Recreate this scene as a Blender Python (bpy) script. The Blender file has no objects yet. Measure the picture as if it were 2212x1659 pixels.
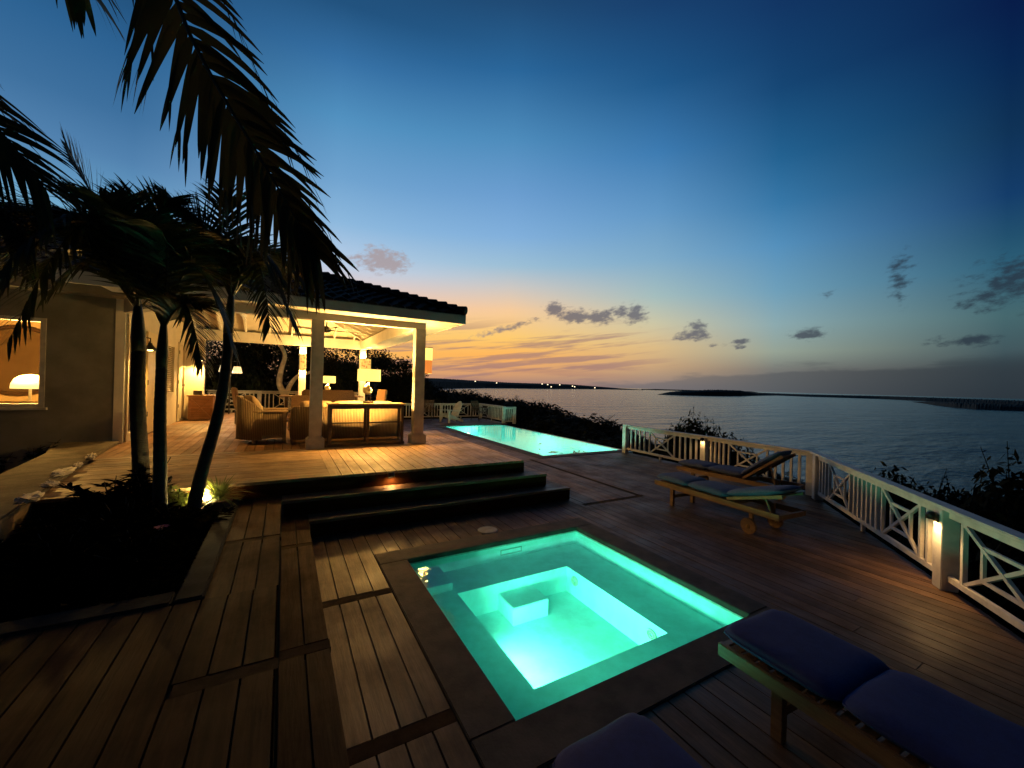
import bpy, bmesh, math, random
from mathutils import Vector, Matrix, noise as mnoise
R = math.radians
scene = bpy.context.scene
col = scene.collection

# ------------------------------------------------------------------ camera
YAW = 29.6
EYE = 1.8
cam_d = bpy.data.cameras.new("camera")
cam = bpy.data.objects.new("camera", cam_d)
col.objects.link(cam)
cam_d.sensor_width = 36.0
cam_d.lens = 36.0 * 865 / 2212
cam_d.clip_start = 0.05
cam_d.clip_end = 90000
_r, _p = R(1.52), R(0.13)
_F = Vector((math.sin(R(YAW)), math.cos(R(YAW)), 0))
_Rt = Vector((math.cos(R(YAW)), -math.sin(R(YAW)), 0))
_U = Vector((0, 0, 1))
_F2 = _F * math.cos(_p) + _U * math.sin(_p)
_U2 = _U * math.cos(_p) - _F * math.sin(_p)
_R3 = _Rt * math.cos(_r) + _U2 * math.sin(_r)
_U3 = _U2 * math.cos(_r) - _Rt * math.sin(_r)
m = Matrix((_R3, _U3, -_F2)).transposed().to_4x4()
m.translation = Vector((0, 0, EYE))
cam.matrix_world = m
scene.camera = cam

scene.view_settings.view_transform = 'Standard'
scene.view_settings.look = 'None'
scene.view_settings.exposure = 0
scene.view_settings.gamma = 1
scene.cycles.use_denoising = True
try:
    scene.cycles.denoiser = 'OPENIMAGEDENOISE'
except Exception:
    pass
scene.cycles.max_bounces = 7
scene.cycles.diffuse_bounces = 5
scene.cycles.glossy_bounces = 3
scene.cycles.transmission_bounces = 4
scene.cycles.transparent_max_bounces = 8
scene.cycles.sample_clamp_indirect = 4
scene.cycles.caustics_reflective = True
scene.cycles.blur_glossy = 1.0
scene.cycles.caustics_refractive = False

# ------------------------------------------------------------------ dusk sky
def lin(r, g, b):
    o = []
    for c in (r, g, b):
        c /= 255
        o.append(c / 12.92 if c <= .04045 else ((c + .055) / 1.055) ** 2.4)
    return tuple(o)

world = bpy.data.worlds.new("World")
scene.world = world
world.use_nodes = True
wt = world.node_tree
wt.nodes.clear()

class NT:
    def __init__(s, t): s.t = t
    def n(s, typ, **kw):
        x = s.t.nodes.new(typ)
        for k, v in kw.items(): setattr(x, k, v)
        return x
    def link(s, a, b): s.t.links.new(a, b)
    def math(s, op, *a, clamp=False):
        x = s.n('ShaderNodeMath', operation=op); x.use_clamp = clamp
        for i, v in enumerate(a):
            if isinstance(v, (int, float)): x.inputs[i].default_value = v
            else: s.link(v, x.inputs[i])
        return x.outputs[0]
    def smooth(s, v, a, b, lo=0., hi=1., kind='SMOOTHSTEP'):
        x = s.n('ShaderNodeMapRange', interpolation_type=kind)
        s.link(v, x.inputs[0])
        for i, q in zip((1, 2, 3, 4), (a, b, lo, hi)): x.inputs[i].default_value = q
        return x.outputs[0]
    def mix(s, f, a, b, mode='MIX'):
        x = s.n('ShaderNodeMix', data_type='RGBA', blend_type=mode)
        if isinstance(f, (int, float)): x.inputs[0].default_value = f
        else: s.link(f, x.inputs[0])
        for i, v in ((6, a), (7, b)):
            if isinstance(v, tuple): x.inputs[i].default_value = (*v[:3], 1)
            else: s.link(v, x.inputs[i])
        return x.outputs[2]
    def noise(s, vec, scale, detail=4, rough=.55):
        x = s.n('ShaderNodeTexNoise')
        x.inputs['Scale'].default_value = scale
        x.inputs['Detail'].default_value = detail
        x.inputs['Roughness'].default_value = rough
        if vec is not None: s.link(vec, x.inputs['Vector'])
        return x.outputs[0]
    def ramp(s, fac, stops):
        x = s.n('ShaderNodeValToRGB')
        e = x.color_ramp.elements
        while len(e) > 1: e.remove(e[-1])
        e[0].position = stops[0][0]; e[0].color = (*stops[0][1], 1)
        for p, c in stops[1:]:
            k = e.new(p); k.color = (*c, 1)
        s.link(fac, x.inputs[0])
        return x.outputs[0]

W = NT(wt)
gen = W.n('ShaderNodeTexCoord').outputs['Generated']
def wdot(v):
    x = W.n('ShaderNodeVectorMath', operation='DOT_PRODUCT')
    W.link(gen, x.inputs[0]); x.inputs[1].default_value = v
    return x.outputs['Value']
az = W.math('MULTIPLY', W.math('ARCTAN2', wdot(tuple(_Rt)), wdot(tuple(_F))), 180 / math.pi)
el = W.math('MULTIPLY', W.math('ARCSINE', wdot((0, 0, 1))), 180 / math.pi)
elp = W.math('DIVIDE', W.math('ADD', el, 2.0), 92.0, clamp=True)
SKY = [
 (-43.9, [(-0.26, (0.5149, 0.2623, 0.1714)), (5.24, (0.6795, 0.5149, 0.3515)), (9.92, (0.3763, 0.5457, 0.6795)), (15.35, (0.1714, 0.402, 0.6105)), (17.97, (0.1221, 0.305, 0.5149)), (20.91, (0.0844, 0.2232, 0.4287)), (24.91, (0.0482, 0.162, 0.3419)), (30.09, (0.0262, 0.1221, 0.2874)), (33.47, (0.0176, 0.0887, 0.2159)), (60, (.004, .016, .045)), (90, (.002, .007, .02))]),
 (-24.2, [(-0.22, (0.5149, 0.2423, 0.1812)), (1.3, (0.80, 0.37, 0.14)), (3.72, (1.0, 0.50, 0.11)), (7.31, (0.98, 0.60, 0.19)), (10.84, (0.88, 0.57, 0.44)), (14.86, (0.5029, 0.6308, 0.807)), (19.79, (0.2705, 0.4851, 0.7305)), (24.92, (0.162, 0.3663, 0.624)), (30.99, (0.0844, 0.2831, 0.5271)), (36.36, (0.0369, 0.162, 0.3712)), (40.72, (0.016, 0.0844, 0.2086)), (60, (.004, .016, .045)), (90, (.002, .007, .02))]),
 (-0.6, [(0.1, (0.3763, 0.2232, 0.1812)), (2.08, (0.80, 0.39, 0.16)), (4.07, (1.0, 0.46, 0.105)), (6.69, (1.0, 0.60, 0.16)), (10.57, (0.93, 0.60, 0.33)), (13.73, (0.6105, 0.5776, 0.5457)), (16.51, (0.3419, 0.5271, 0.6724)), (20.38, (0.2232, 0.4342, 0.7157)), (25.43, (0.15, 0.3419, 0.6308)), (31.56, (0.0762, 0.2623, 0.5029)), (38.22, (0.0232, 0.1329, 0.3231)), (43.85, (0.0144, 0.0685, 0.1746)), (60, (.003, .013, .04)), (90, (.002, .007, .02))]),
 (19.4, [(0.3, (0.2623, 0.2051, 0.1946)), (3.1, (0.60, 0.38, 0.20)), (5.58, (0.72, 0.50, 0.24)), (8.65, (0.6105, 0.5647, 0.3763)), (12.27, (0.3763, 0.5149, 0.5149)), (16.95, (0.2159, 0.4125, 0.5906)), (22.5, (0.1221, 0.314, 0.5647)), (29.1, (0.0482, 0.2016, 0.4452)), (35.8, (0.0144, 0.0976, 0.2542)), (42.6, (0.0091, 0.0482, 0.15)), (60, (.003, .012, .038)), (90, (.002, .007, .02))]),
 (33.2, [(-0.18, (0.1221, 0.1329, 0.1441)), (2.58, (0.1812, 0.1812, 0.1683)), (4.78, (0.305, 0.3613, 0.2961)), (8.06, (0.2623, 0.402, 0.4287)), (11.82, (0.162, 0.3515, 0.491)), (17.02, (0.0908, 0.2789, 0.5029)), (21.49, (0.0395, 0.1878, 0.3916)), (26.16, (0.0176, 0.1221, 0.2831)), (32.53, (0.008, 0.0612, 0.1746)), (39.51, (0.006, 0.0343, 0.1221)), (60, (.002, .01, .03)), (90, (.002, .007, .02))]),
 (50.8, [(-0.42, (0.0232, 0.0319, 0.0423)), (2.49, (0.0395, 0.0545, 0.0648)), (4.16, (0.0545, 0.0931, 0.107)), (7.46, (0.0612, 0.1384, 0.1559)), (11.94, (0.0262, 0.1119, 0.1812)), (14.33, (0.016, 0.0802, 0.1559)), (17.83, (0.007, 0.0452, 0.1413)), (23.02, (0.0048, 0.0319, 0.0931)), (28.19, (0.0024, 0.0194, 0.0802)), (32.32, (0.0024, 0.0116, 0.0648)), (60, (.001, .006, .022)), (90, (.002, .007, .02))]),
 (110, [(0, (.010, .012, .016)), (10, (.009, .013, .02)), (40, (.003, .007, .016)), (90, (.002, .007, .02))]),
]
sky = None
for i, (a, stops) in enumerate(SKY):
    c = W.ramp(elp, [((max(e, -1.9) + 2) / 92, k) for e, k in stops])
    if sky is None: sky = c
    else: sky = W.mix(W.smooth(az, SKY[i-1][0], a, kind='LINEAR'), sky, c)
# the dark side comes round on the left as well
sky = W.mix(W.smooth(az, -60, -120), sky, W.ramp(elp, [((max(e, -1.9) + 2) / 92, k) for e, k in SKY[-1][1]]))
# low grey bank over the horizon and thin streaks
comb = W.n('ShaderNodeCombineXYZ'); W.link(az, comb.inputs[0]); W.link(el, comb.inputs[1])
def scaled(sx, sy, off=0.0, shear=0.0):
    x = W.n('ShaderNodeCombineXYZ')
    W.link(W.math('MULTIPLY', az, sx), x.inputs[0])
    W.link(W.math('MULTIPLY', W.math('ADD', el, W.math('MULTIPLY', az, shear)), sy), x.inputs[1])
    x.inputs[2].default_value = off
    return x.outputs[0]
bn = W.noise(scaled(.10, .55, 3.1), 1.0, 4, .6)
bank = W.smooth(W.math('ADD', W.math('SUBTRACT', W.math('MULTIPLY', W.math('ADD', az, -4), .085), el), W.math('MULTIPLY', W.math('SUBTRACT', bn, .5), 4.5)), -.35, .6)
bank = W.math('MULTIPLY', bank, W.math('MULTIPLY', W.smooth(az, 2, 16), W.smooth(el, 4.6, 2.8)))
sky = W.mix(W.math('MULTIPLY', bank, .55), sky, W.mix(W.smooth(az, 15, 50), lin(104, 104, 108), lin(44, 54, 62)))
# layered streaks in the afterglow
s1 = W.noise(scaled(.055, .80, 1.7, -.11), 1.0, 6, .6)
s1 = W.math('MULTIPLY', W.smooth(s1, .47, .60), W.math('MULTIPLY', W.smooth(az, -40, -10), W.smooth(az, 26, 12)))
s1 = W.math('MULTIPLY', s1, W.math('MULTIPLY', W.smooth(el, 10.0, 6.5), W.smooth(el, -.5, 1.0)))
sky = W.mix(W.math('MULTIPLY', s1, .72), sky, lin(158, 122, 120))
s2 = W.noise(scaled(.05, .9, 8.3, .02), 1.0, 4, .5)
s2 = W.math('MULTIPLY', W.smooth(s2, .42, .62), W.smooth(el, 3.6, 2.2))
s2 = W.math('MULTIPLY', s2, W.smooth(az, 24, 2))
sky = W.mix(W.math('MULTIPLY', s2, .42), sky, lin(168, 122, 112))
# small dark cumulus puffs, each in its own direction
CL = [(-18.6, 16.01, 3.0, 1.5, 1), (-19.9, 16.37, 1.41, 0.75, 0.7), (-17.2, 15.4, 1.9, 1.0, 0.9), (5.59, 10.86, 1.5, 0.85, .95), (8.87, 9.92, 2.3, 0.82, 1), (12.39, 9.78, 2.1, 0.8, 1), (14.88, 10.24, 1.6, 0.9, .95), (16.84, 10.07, 1.33, 1.14, .95), (24.73, 8.37, 1.31, 0.54, 0.85), (24.6, 7.13, 1.7, 0.62, 1), (22.66, 6.76, 1.1, 0.34, 0.7), (29.6, 6.11, 1.0, 0.32, 0.85), (29.36, 5.55, 0.8, 0.29, 0.75), (27.04, 5.72, 1.0, 0.26, 0.55), (36.53, 6.7, 1.6, 0.55, 1), (38.0, 6.62, 1.0, 0.26, 0.6), (43.91, 11.93, 0.95, 2.3, 0.7), (38.11, 11.19, 0.82, 0.5, 0.4), (50.99, 10.31, 2.2, 2.0, 0.75), (49.94, 9.25, 1.9, 1.3, 0.7), (49.03, 5.37, 1.2, 0.55, 0.95), (47.11, 5.23, 1.4, 0.6, 0.5)]
g = None
for a0, e0, wa, he, d in CL:
    u = W.math('DIVIDE', W.math('SUBTRACT', az, a0), wa * 1.25)
    v = W.math('DIVIDE', W.math('SUBTRACT', el, e0), he * 1.25)
    r2 = W.math('ADD', W.math('MULTIPLY', u, u), W.math('MULTIPLY', v, v))
    k = W.math('MULTIPLY', W.math('EXPONENT', W.math('MULTIPLY', r2, -1.0)), d)
    g = k if g is None else W.math('MAXIMUM', g, k)
# the long tail slanting down-left from the first puff
tu = W.math('SUBTRACT', az, -1.0)
tv = W.math('SUBTRACT', W.math('SUBTRACT', el, 8.0), W.math('MULTIPLY', tu, .30))
tail = W.math('MULTIPLY', W.math('EXPONENT', W.math('MULTIPLY', W.math('ADD', W.math('MULTIPLY', W.math('MULTIPLY', tu, tu), .028), W.math('MULTIPLY', W.math('MULTIPLY', tv, tv), 3.2)), -1.0)), .72)
g = W.math('MAXIMUM', g, tail)
cn = W.noise(scaled(.85, 1.55, 0.4, -.12), 1.0, 7, .62)
cm = W.smooth(W.math('ADD', g, W.math('MULTIPLY', W.math('SUBTRACT', cn, .5), 2.1)), .26, .92)
cm = W.math('MULTIPLY', cm, W.smooth(g, .05, .3))
ccol = W.mix(W.smooth(az, -10, 4), lin(168, 150, 150), lin(92, 92, 108))
ccol = W.mix(W.smooth(az, 18, 46), ccol, lin(40, 50, 64))
sky = W.mix(W.math('MULTIPLY', cm, .82), sky, ccol)
bg = W.n('ShaderNodeBackground'); W.link(sky, bg.inputs[0]); bg.inputs[1].default_value = 1.0
out = W.n('ShaderNodeOutputWorld'); W.link(bg.outputs[0], out.inputs[0])
world.cycles.sampling_method = 'MANUAL'
world.cycles.sample_map_resolution = 1024

# ------------------------------------------------------------------ materials
MATS = {}
def newmat(name):
    mt = bpy.data.materials.new(name); mt.use_nodes = True
    mt.node_tree.nodes.clear()
    t = NT(mt.node_tree)
    o = t.n('ShaderNodeOutputMaterial')
    MATS[name] = mt
    return mt, t, o
def objc(t, s=(1, 1, 1)):
    c = t.n('ShaderNodeTexCoord').outputs['Object']
    mp = t.n('ShaderNodeMapping'); mp.inputs['Scale'].default_value = s
    t.link(c, mp.inputs[0])
    return mp.outputs[0]
def plain(name, c, rough=.6, var=.25, scale=6., bump=.0, bscale=40., metal=0., stretch=(1, 1, 1), island=0., spec=.5):
    mt, t, o = newmat(name)
    b = t.n('ShaderNodeBsdfPrincipled')
    v = objc(t, stretch)
    n = t.noise(v, scale, 5, .6)
    cc = t.mix(t.smooth(n, .3, .7), tuple(x * (1 - var) for x in c), tuple(min(1, x * (1 + var)) for x in c))
    if island:
        g = t.n('ShaderNodeNewGeometry').outputs['Random Per Island']
        f = t.smooth(g, 0, 1, 1 - island, 1 + island, 'LINEAR')
        x = t.n('ShaderNodeVectorMath', operation='SCALE'); t.link(cc, x.inputs[0]); t.link(f, x.inputs['Scale']); cc = x.outputs[0]
    t.link(cc, b.inputs['Base Color'])
    b.inputs['Roughness'].default_value = rough
    b.inputs['Metallic'].default_value = metal
    b.inputs['Specular IOR Level'].default_value = spec
    if bump:
        bp = t.n('ShaderNodeBump'); bp.inputs['Strength'].default_value = bump; bp.inputs['Distance'].default_value = .01
        t.link(t.noise(v, bscale, 4, .6), bp.inputs['Height']); t.link(bp.outputs[0], b.inputs['Normal'])
    t.link(b.outputs[0], o.inputs[0])
    return mt
def wood(name, dark, light, axis, rough=.55, island=.28, spec=.5):
    mt, t, o = newmat(name)
    b = t.n('ShaderNodeBsdfPrincipled')
    s = (1.2, 14, 14) if axis == 'x' else (14, 1.2, 14)
    isl = t.n('ShaderNodeNewGeometry').outputs['Random Per Island']
    c = t.n('ShaderNodeTexCoord').outputs['Object']
    mp = t.n('ShaderNodeMapping'); mp.inputs['Scale'].default_value = s
    t.link(c, mp.inputs[0])
    off = t.n('ShaderNodeCombineXYZ')
    t.link(t.math('MULTIPLY', isl, 37.), off.inputs[0]); t.link(t.math('MULTIPLY', isl, 91.), off.inputs[1])
    t.link(off.outputs[0], mp.inputs['Location'])
    n1 = t.noise(mp.outputs[0], 1.6, 6, .65)
    n2 = t.noise(mp.outputs[0], 6., 4, .6)
    n3 = t.noise(objc(t), 1.7, 7, .68)
    cc = t.mix(t.smooth(n1, .3, .7), dark, light)
    cc = t.mix(t.math('MULTIPLY', t.smooth(n3, .45, .72), .62), cc, tuple(x * .5 for x in dark))
    cc = t.mix(t.math('MULTIPLY', t.smooth(n2, .55, .75), .35), cc, tuple(x * .6 for x in dark))
    f = t.smooth(isl, 0, 1, 1 - island, 1 + island, 'LINEAR')
    x = t.n('ShaderNodeVectorMath', operation='SCALE'); t.link(cc, x.inputs[0]); t.link(f, x.inputs['Scale'])
    t.link(x.outputs[0], b.inputs['Base Color'])
    b.inputs['Specular IOR Level'].default_value = spec
    t.link(t.smooth(n3, .3, .7, rough - .12, rough + .15), b.inputs['Roughness'])
    bp = t.n('ShaderNodeBump'); bp.inputs['Strength'].default_value = .35; bp.inputs['Distance'].default_value = .006
    t.link(t.math('ADD', n1, n2), bp.inputs['Height']); t.link(bp.outputs[0], b.inputs['Normal'])
    t.link(b.outputs[0], o.inputs[0])
    return mt
def emit(name, c, s, base=(.8, .7, .5)):
    mt, t, o = newmat(name)
    b = t.n('ShaderNodeBsdfPrincipled')
    b.inputs['Base Color'].default_value = (*base, 1)
    b.inputs['Emission Color'].default_value = (*c, 1)
    b.inputs['Emission Strength'].default_value = s
    b.inputs['Roughness'].default_value = .7
    t.link(b.outputs[0], o.inputs[0])
    return mt
def leafmat(name, c1, c2, trans=.25, rough=.5, spec=.5):
    mt, t, o = newmat(name)
    b = t.n('ShaderNodeBsdfPrincipled')
    isl = t.n('ShaderNodeNewGeometry').outputs['Random Per Island']
    cc = t.mix(isl, c1, c2)
    t.link(cc, b.inputs['Base Color']); b.inputs['Roughness'].default_value = rough; b.inputs['Specular IOR Level'].default_value = spec
    tr = t.n('ShaderNodeBsdfTranslucent'); t.link(cc, tr.inputs[0])
    mx = t.n('ShaderNodeMixShader'); mx.inputs[0].default_value = trans
    t.link(b.outputs[0], mx.inputs[1]); t.link(tr.outputs[0], mx.inputs[2])
    t.link(mx.outputs[0], o.inputs[0])
    return mt
def waterpool(name, tint, bstr=.12, bscale=5., ior=1.33):
    # thin water surface: fresnel reflection over a tinted see-through layer
    mt, t, o = newmat(name)
    v = objc(t)
    h = t.math('ADD', t.noise(v, bscale, 3, .5), t.math('MULTIPLY', t.noise(v, bscale * 3.1, 2, .5), .35))
    bp = t.n('ShaderNodeBump'); bp.inputs['Strength'].default_value = bstr; bp.inputs['Distance'].default_value = .02
    t.link(h, bp.inputs['Height'])
    fr = t.n('ShaderNodeFresnel'); fr.inputs['IOR'].default_value = ior; t.link(bp.outputs[0], fr.inputs['Normal'])
    tp = t.n('ShaderNodeBsdfTransparent'); tp.inputs[0].default_value = (*tint, 1)
    gl = t.n('ShaderNodeBsdfGlossy'); gl.inputs['Roughness'].default_value = .03; t.link(bp.outputs[0], gl.inputs['Normal'])
    mx = t.n('ShaderNodeMixShader'); t.link(fr.outputs[0], mx.inputs[0]); t.link(tp.outputs[0], mx.inputs[1]); t.link(gl.outputs[0], mx.inputs[2])
    t.link(mx.outputs[0], o.inputs[0])
    return mt

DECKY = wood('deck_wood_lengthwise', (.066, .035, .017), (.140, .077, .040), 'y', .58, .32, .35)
WALKY = wood('shaded_deck_wood_lengthwise', (.024, .011, .0045), (.058, .028, .012), 'y', .75, .3, .10)  # darker copy of the deck wood, foreground darkness painted into its colour
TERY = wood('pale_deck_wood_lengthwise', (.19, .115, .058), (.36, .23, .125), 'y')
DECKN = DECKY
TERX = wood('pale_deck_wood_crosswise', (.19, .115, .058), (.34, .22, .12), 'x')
DECKX = wood('deck_wood_crosswise', (.14, .078, .040), (.25, .15, .080), 'x')
TEAK = wood('teak', (.14, .078, .035), (.24, .14, .064), 'y', .5, .12)
TEAKX = wood('teak_crosswise', (.14, .078, .035), (.24, .14, .064), 'x', .5, .12)
LWOOD = wood('light_oiled_wood', (.34, .22, .11), (.52, .36, .19), 'x', .5, .1)
DARKW = plain('dark_stained_wood', (.055, .030, .016), .35, .3, 5, .1, 30, stretch=(1, 6, 6))
WHITE = plain('white_paint', (.80, .77, .70), .5, .07, 3, .12, 25)
WHITE2 = plain('weathered_white_paint', (.60, .58, .53), .55, .14, 7, .2, 40)
PLAST = plain('wall_plaster', (.20, .20, .185), .8, .22, 1.6, .25, 60)
STONE = plain('coping_stone', (.066, .055, .046), .75, .28, 5, .4, 60, spec=.2)
CONC = plain('concrete', (.030, .034, .033), .9, .35, 4, .4, 50, spec=.08)
PATCH = plain('patch_stone', (.72, .66, .52), .85, .3, 9, .8, 22)  # for the pale pieces that stand for white patches on the ledge edge
SOIL = plain('soil', (.010, .007, .005), .95, .5, 9, .9, 30)
GRND = plain('scrub_ground', (.020, .020, .012), .95, .5, .6, .5, 3)
ROOF = plain('roof_tile', (.022, .012, .009), .95, .4, 7, .4, 30, island=.35)
METAL = plain('dark_metal', (.03, .026, .022), .4, .2, 9, 0, 1, metal=.6)
WICK = None
CUSH2 = plain('skylit_cushion_fabric', (.060, .085, .165), .85, .15, 30, .4, 320)  # paler copy of the blue fabric, sky light painted into the colour
CUSH = plain('blue_cushion_fabric', (.005, .018, .125), .85, .12, 30, .4, 320)
CREAM = plain('cream_fabric', (.52, .36, .19), .85, .10, 12, .3, 200)
TILE = plain('pool_plaster', (.54, .96, .93), .6, .10, 7, .1, 40)  # mottle in the colour stands in for caustic light on the benches
TILE2 = plain('waterline_tile', (.40, .62, .52), .35, .2, 18, .1, 40)
IPT = plain('aqua_pool_plaster', (.36, .74, .72), .6, .06, 6, .1, 40)
BARK = plain('palm_bark', (.034, .028, .018), .85, .35, 5, .7, 26, stretch=(1, 1, 4))
CSHAFT = plain('crownshaft', (.022, .032, .012), .5, .2, 6, .1, 20)
PBARK = plain('pale_bark', (.42, .32, .20), .8, .3, 6, .6, 18)
DBARK = plain('dark_bark', (.05, .04, .03), .9, .3, 6, .6, 18)
FROND = leafmat('palm_leaf', (.012, .020, .006), (.050, .062, .018))
FRONDB = leafmat('hanging_palm_leaf', (.026, .025, .009), (.058, .050, .017), .2, .7)
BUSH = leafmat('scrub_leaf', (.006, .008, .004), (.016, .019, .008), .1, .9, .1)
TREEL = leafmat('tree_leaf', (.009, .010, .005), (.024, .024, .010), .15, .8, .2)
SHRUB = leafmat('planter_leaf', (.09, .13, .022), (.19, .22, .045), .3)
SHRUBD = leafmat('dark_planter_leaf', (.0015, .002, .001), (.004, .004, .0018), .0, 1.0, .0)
SHADE = emit('lit_lamp_shade', (1.0, .70, .15), 1.6)
SHADEW = emit('lit_white_shade', (1.0, .74, .36), 1.0)
BULB = emit('bulb', (1.0, .72, .30), 9)
BULBS = emit('soft_bulb', (1.0, .70, .30), 4)
VILL = emit('lit_window', (1.0, .80, .50), 3.0)
SHELL = plain('shell', (.66, .52, .32), .5, .2, 14, .3, 40)
CERAM = plain('terracotta', (.16, .075, .04), .8, .2, 8, .3, 40)
GLASSL = None
def pane():
    mt, t, o = newmat('window_pane')
    fr = t.n('ShaderNodeFresnel'); fr.inputs['IOR'].default_value = 1.45
    tp = t.n('ShaderNodeBsdfTransparent'); tp.inputs[0].default_value = (.93, .95, .93, 1)
    gl = t.n('ShaderNodeBsdfGlossy'); gl.inputs['Roughness'].default_value = .02
    mx = t.n('ShaderNodeMixShader'); t.link(fr.outputs[0], mx.inputs[0]); t.link(tp.outputs[0], mx.inputs[1]); t.link(gl.outputs[0], mx.inputs[2])
    t.link(mx.outputs[0], o.inputs[0]); return mt
PANE = pane()
def wicker():
    mt, t, o = newmat('wicker')
    b = t.n('ShaderNodeBsdfPrincipled')
    v = objc(t)
    w1 = t.n('ShaderNodeTexWave', wave_type='BANDS', bands_direction='X'); w1.inputs['Scale'].default_value = 11; w1.inputs['Distortion'].default_value = .6
    w2 = t.n('ShaderNodeTexWave', wave_type='BANDS', bands_direction='Z'); w2.inputs['Scale'].default_value = 26; w2.inputs['Distortion'].default_value = 1.
    w3 = t.n('ShaderNodeTexWave', wave_type='BANDS', bands_direction='Y'); w3.inputs['Scale'].default_value = 11; w3.inputs['Distortion'].default_value = .6
    w1.inputs['Distortion'].default_value = .4; w3.inputs['Distortion'].default_value = .4
    for w in (w1, w2, w3): t.link(v, w.inputs['Vector'])
    h = t.math('ADD', t.math('MAXIMUM', w1.outputs[1], t.math('MULTIPLY', w3.outputs[1], .3)), t.math('MULTIPLY', w2.outputs[1], .6))
    cc = t.mix(t.smooth(h, .2, 1.4), (.22, .14, .065), (.52, .37, .19))
    t.link(cc, b.inputs['Base Color']); b.inputs['Roughness'].default_value = .6
    bp = t.n('ShaderNodeBump'); bp.inputs['Strength'].default_value = .9; bp.inputs['Distance'].default_value = .02
    t.link(h, bp.inputs['Height']); t.link(bp.outputs[0], b.inputs['Normal'])
    t.link(b.outputs[0], o.inputs[0]); return mt
WICK = wicker()
def lantern(name, motif):
    # lit paper or capiz shade printed with orange marks, glow strongest in the upper half
    mt, t, o = newmat(name)
    b = t.n('ShaderNodeBsdfPrincipled')
    v = t.n('ShaderNodeTexCoord').outputs['Object']
    if motif == 'grid':
        bk = t.n('ShaderNodeTexBrick'); bk.inputs['Scale'].default_value = 22; bk.inputs['Mortar Size'].default_value = .035
        bk.inputs['Color1'].default_value = (0, 0, 0, 1); bk.inputs['Color2'].default_value = (0, 0, 0, 1); bk.inputs['Mortar'].default_value = (1, 1, 1, 1)
        mp = t.n('ShaderNodeMapping'); mp.inputs['Rotation'].default_value = (R(90), 0, 0); t.link(v, mp.inputs[0]); t.link(mp.outputs[0], bk.inputs[0])
        mark = t.math('MULTIPLY', bk.outputs[0], .6)
        c1, c2 = (1.0, .30, .05), (.35, .06, .01)
    else:
        vo = t.n('ShaderNodeTexVoronoi'); vo.inputs['Scale'].default_value = 9.5; t.link(v, vo.inputs['Vector'])
        mark = t.smooth(vo.outputs['Distance'], .44, .24)
        c1, c2 = (1.0, .60, .12), (.75, .22, .03)
    cc = t.mix(mark, c1, c2)
    t.link(cc, b.inputs['Emission Color']); b.inputs['Emission Strength'].default_value = 1.0
    b.inputs['Base Color'].default_value = (.10, .05, .02, 1)
    t.link(b.outputs[0], o.inputs[0]); return mt
LANT = lantern('printed_lantern_shade', 'print')
LANTG = lantern('woven_lantern_shade', 'grid')

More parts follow.
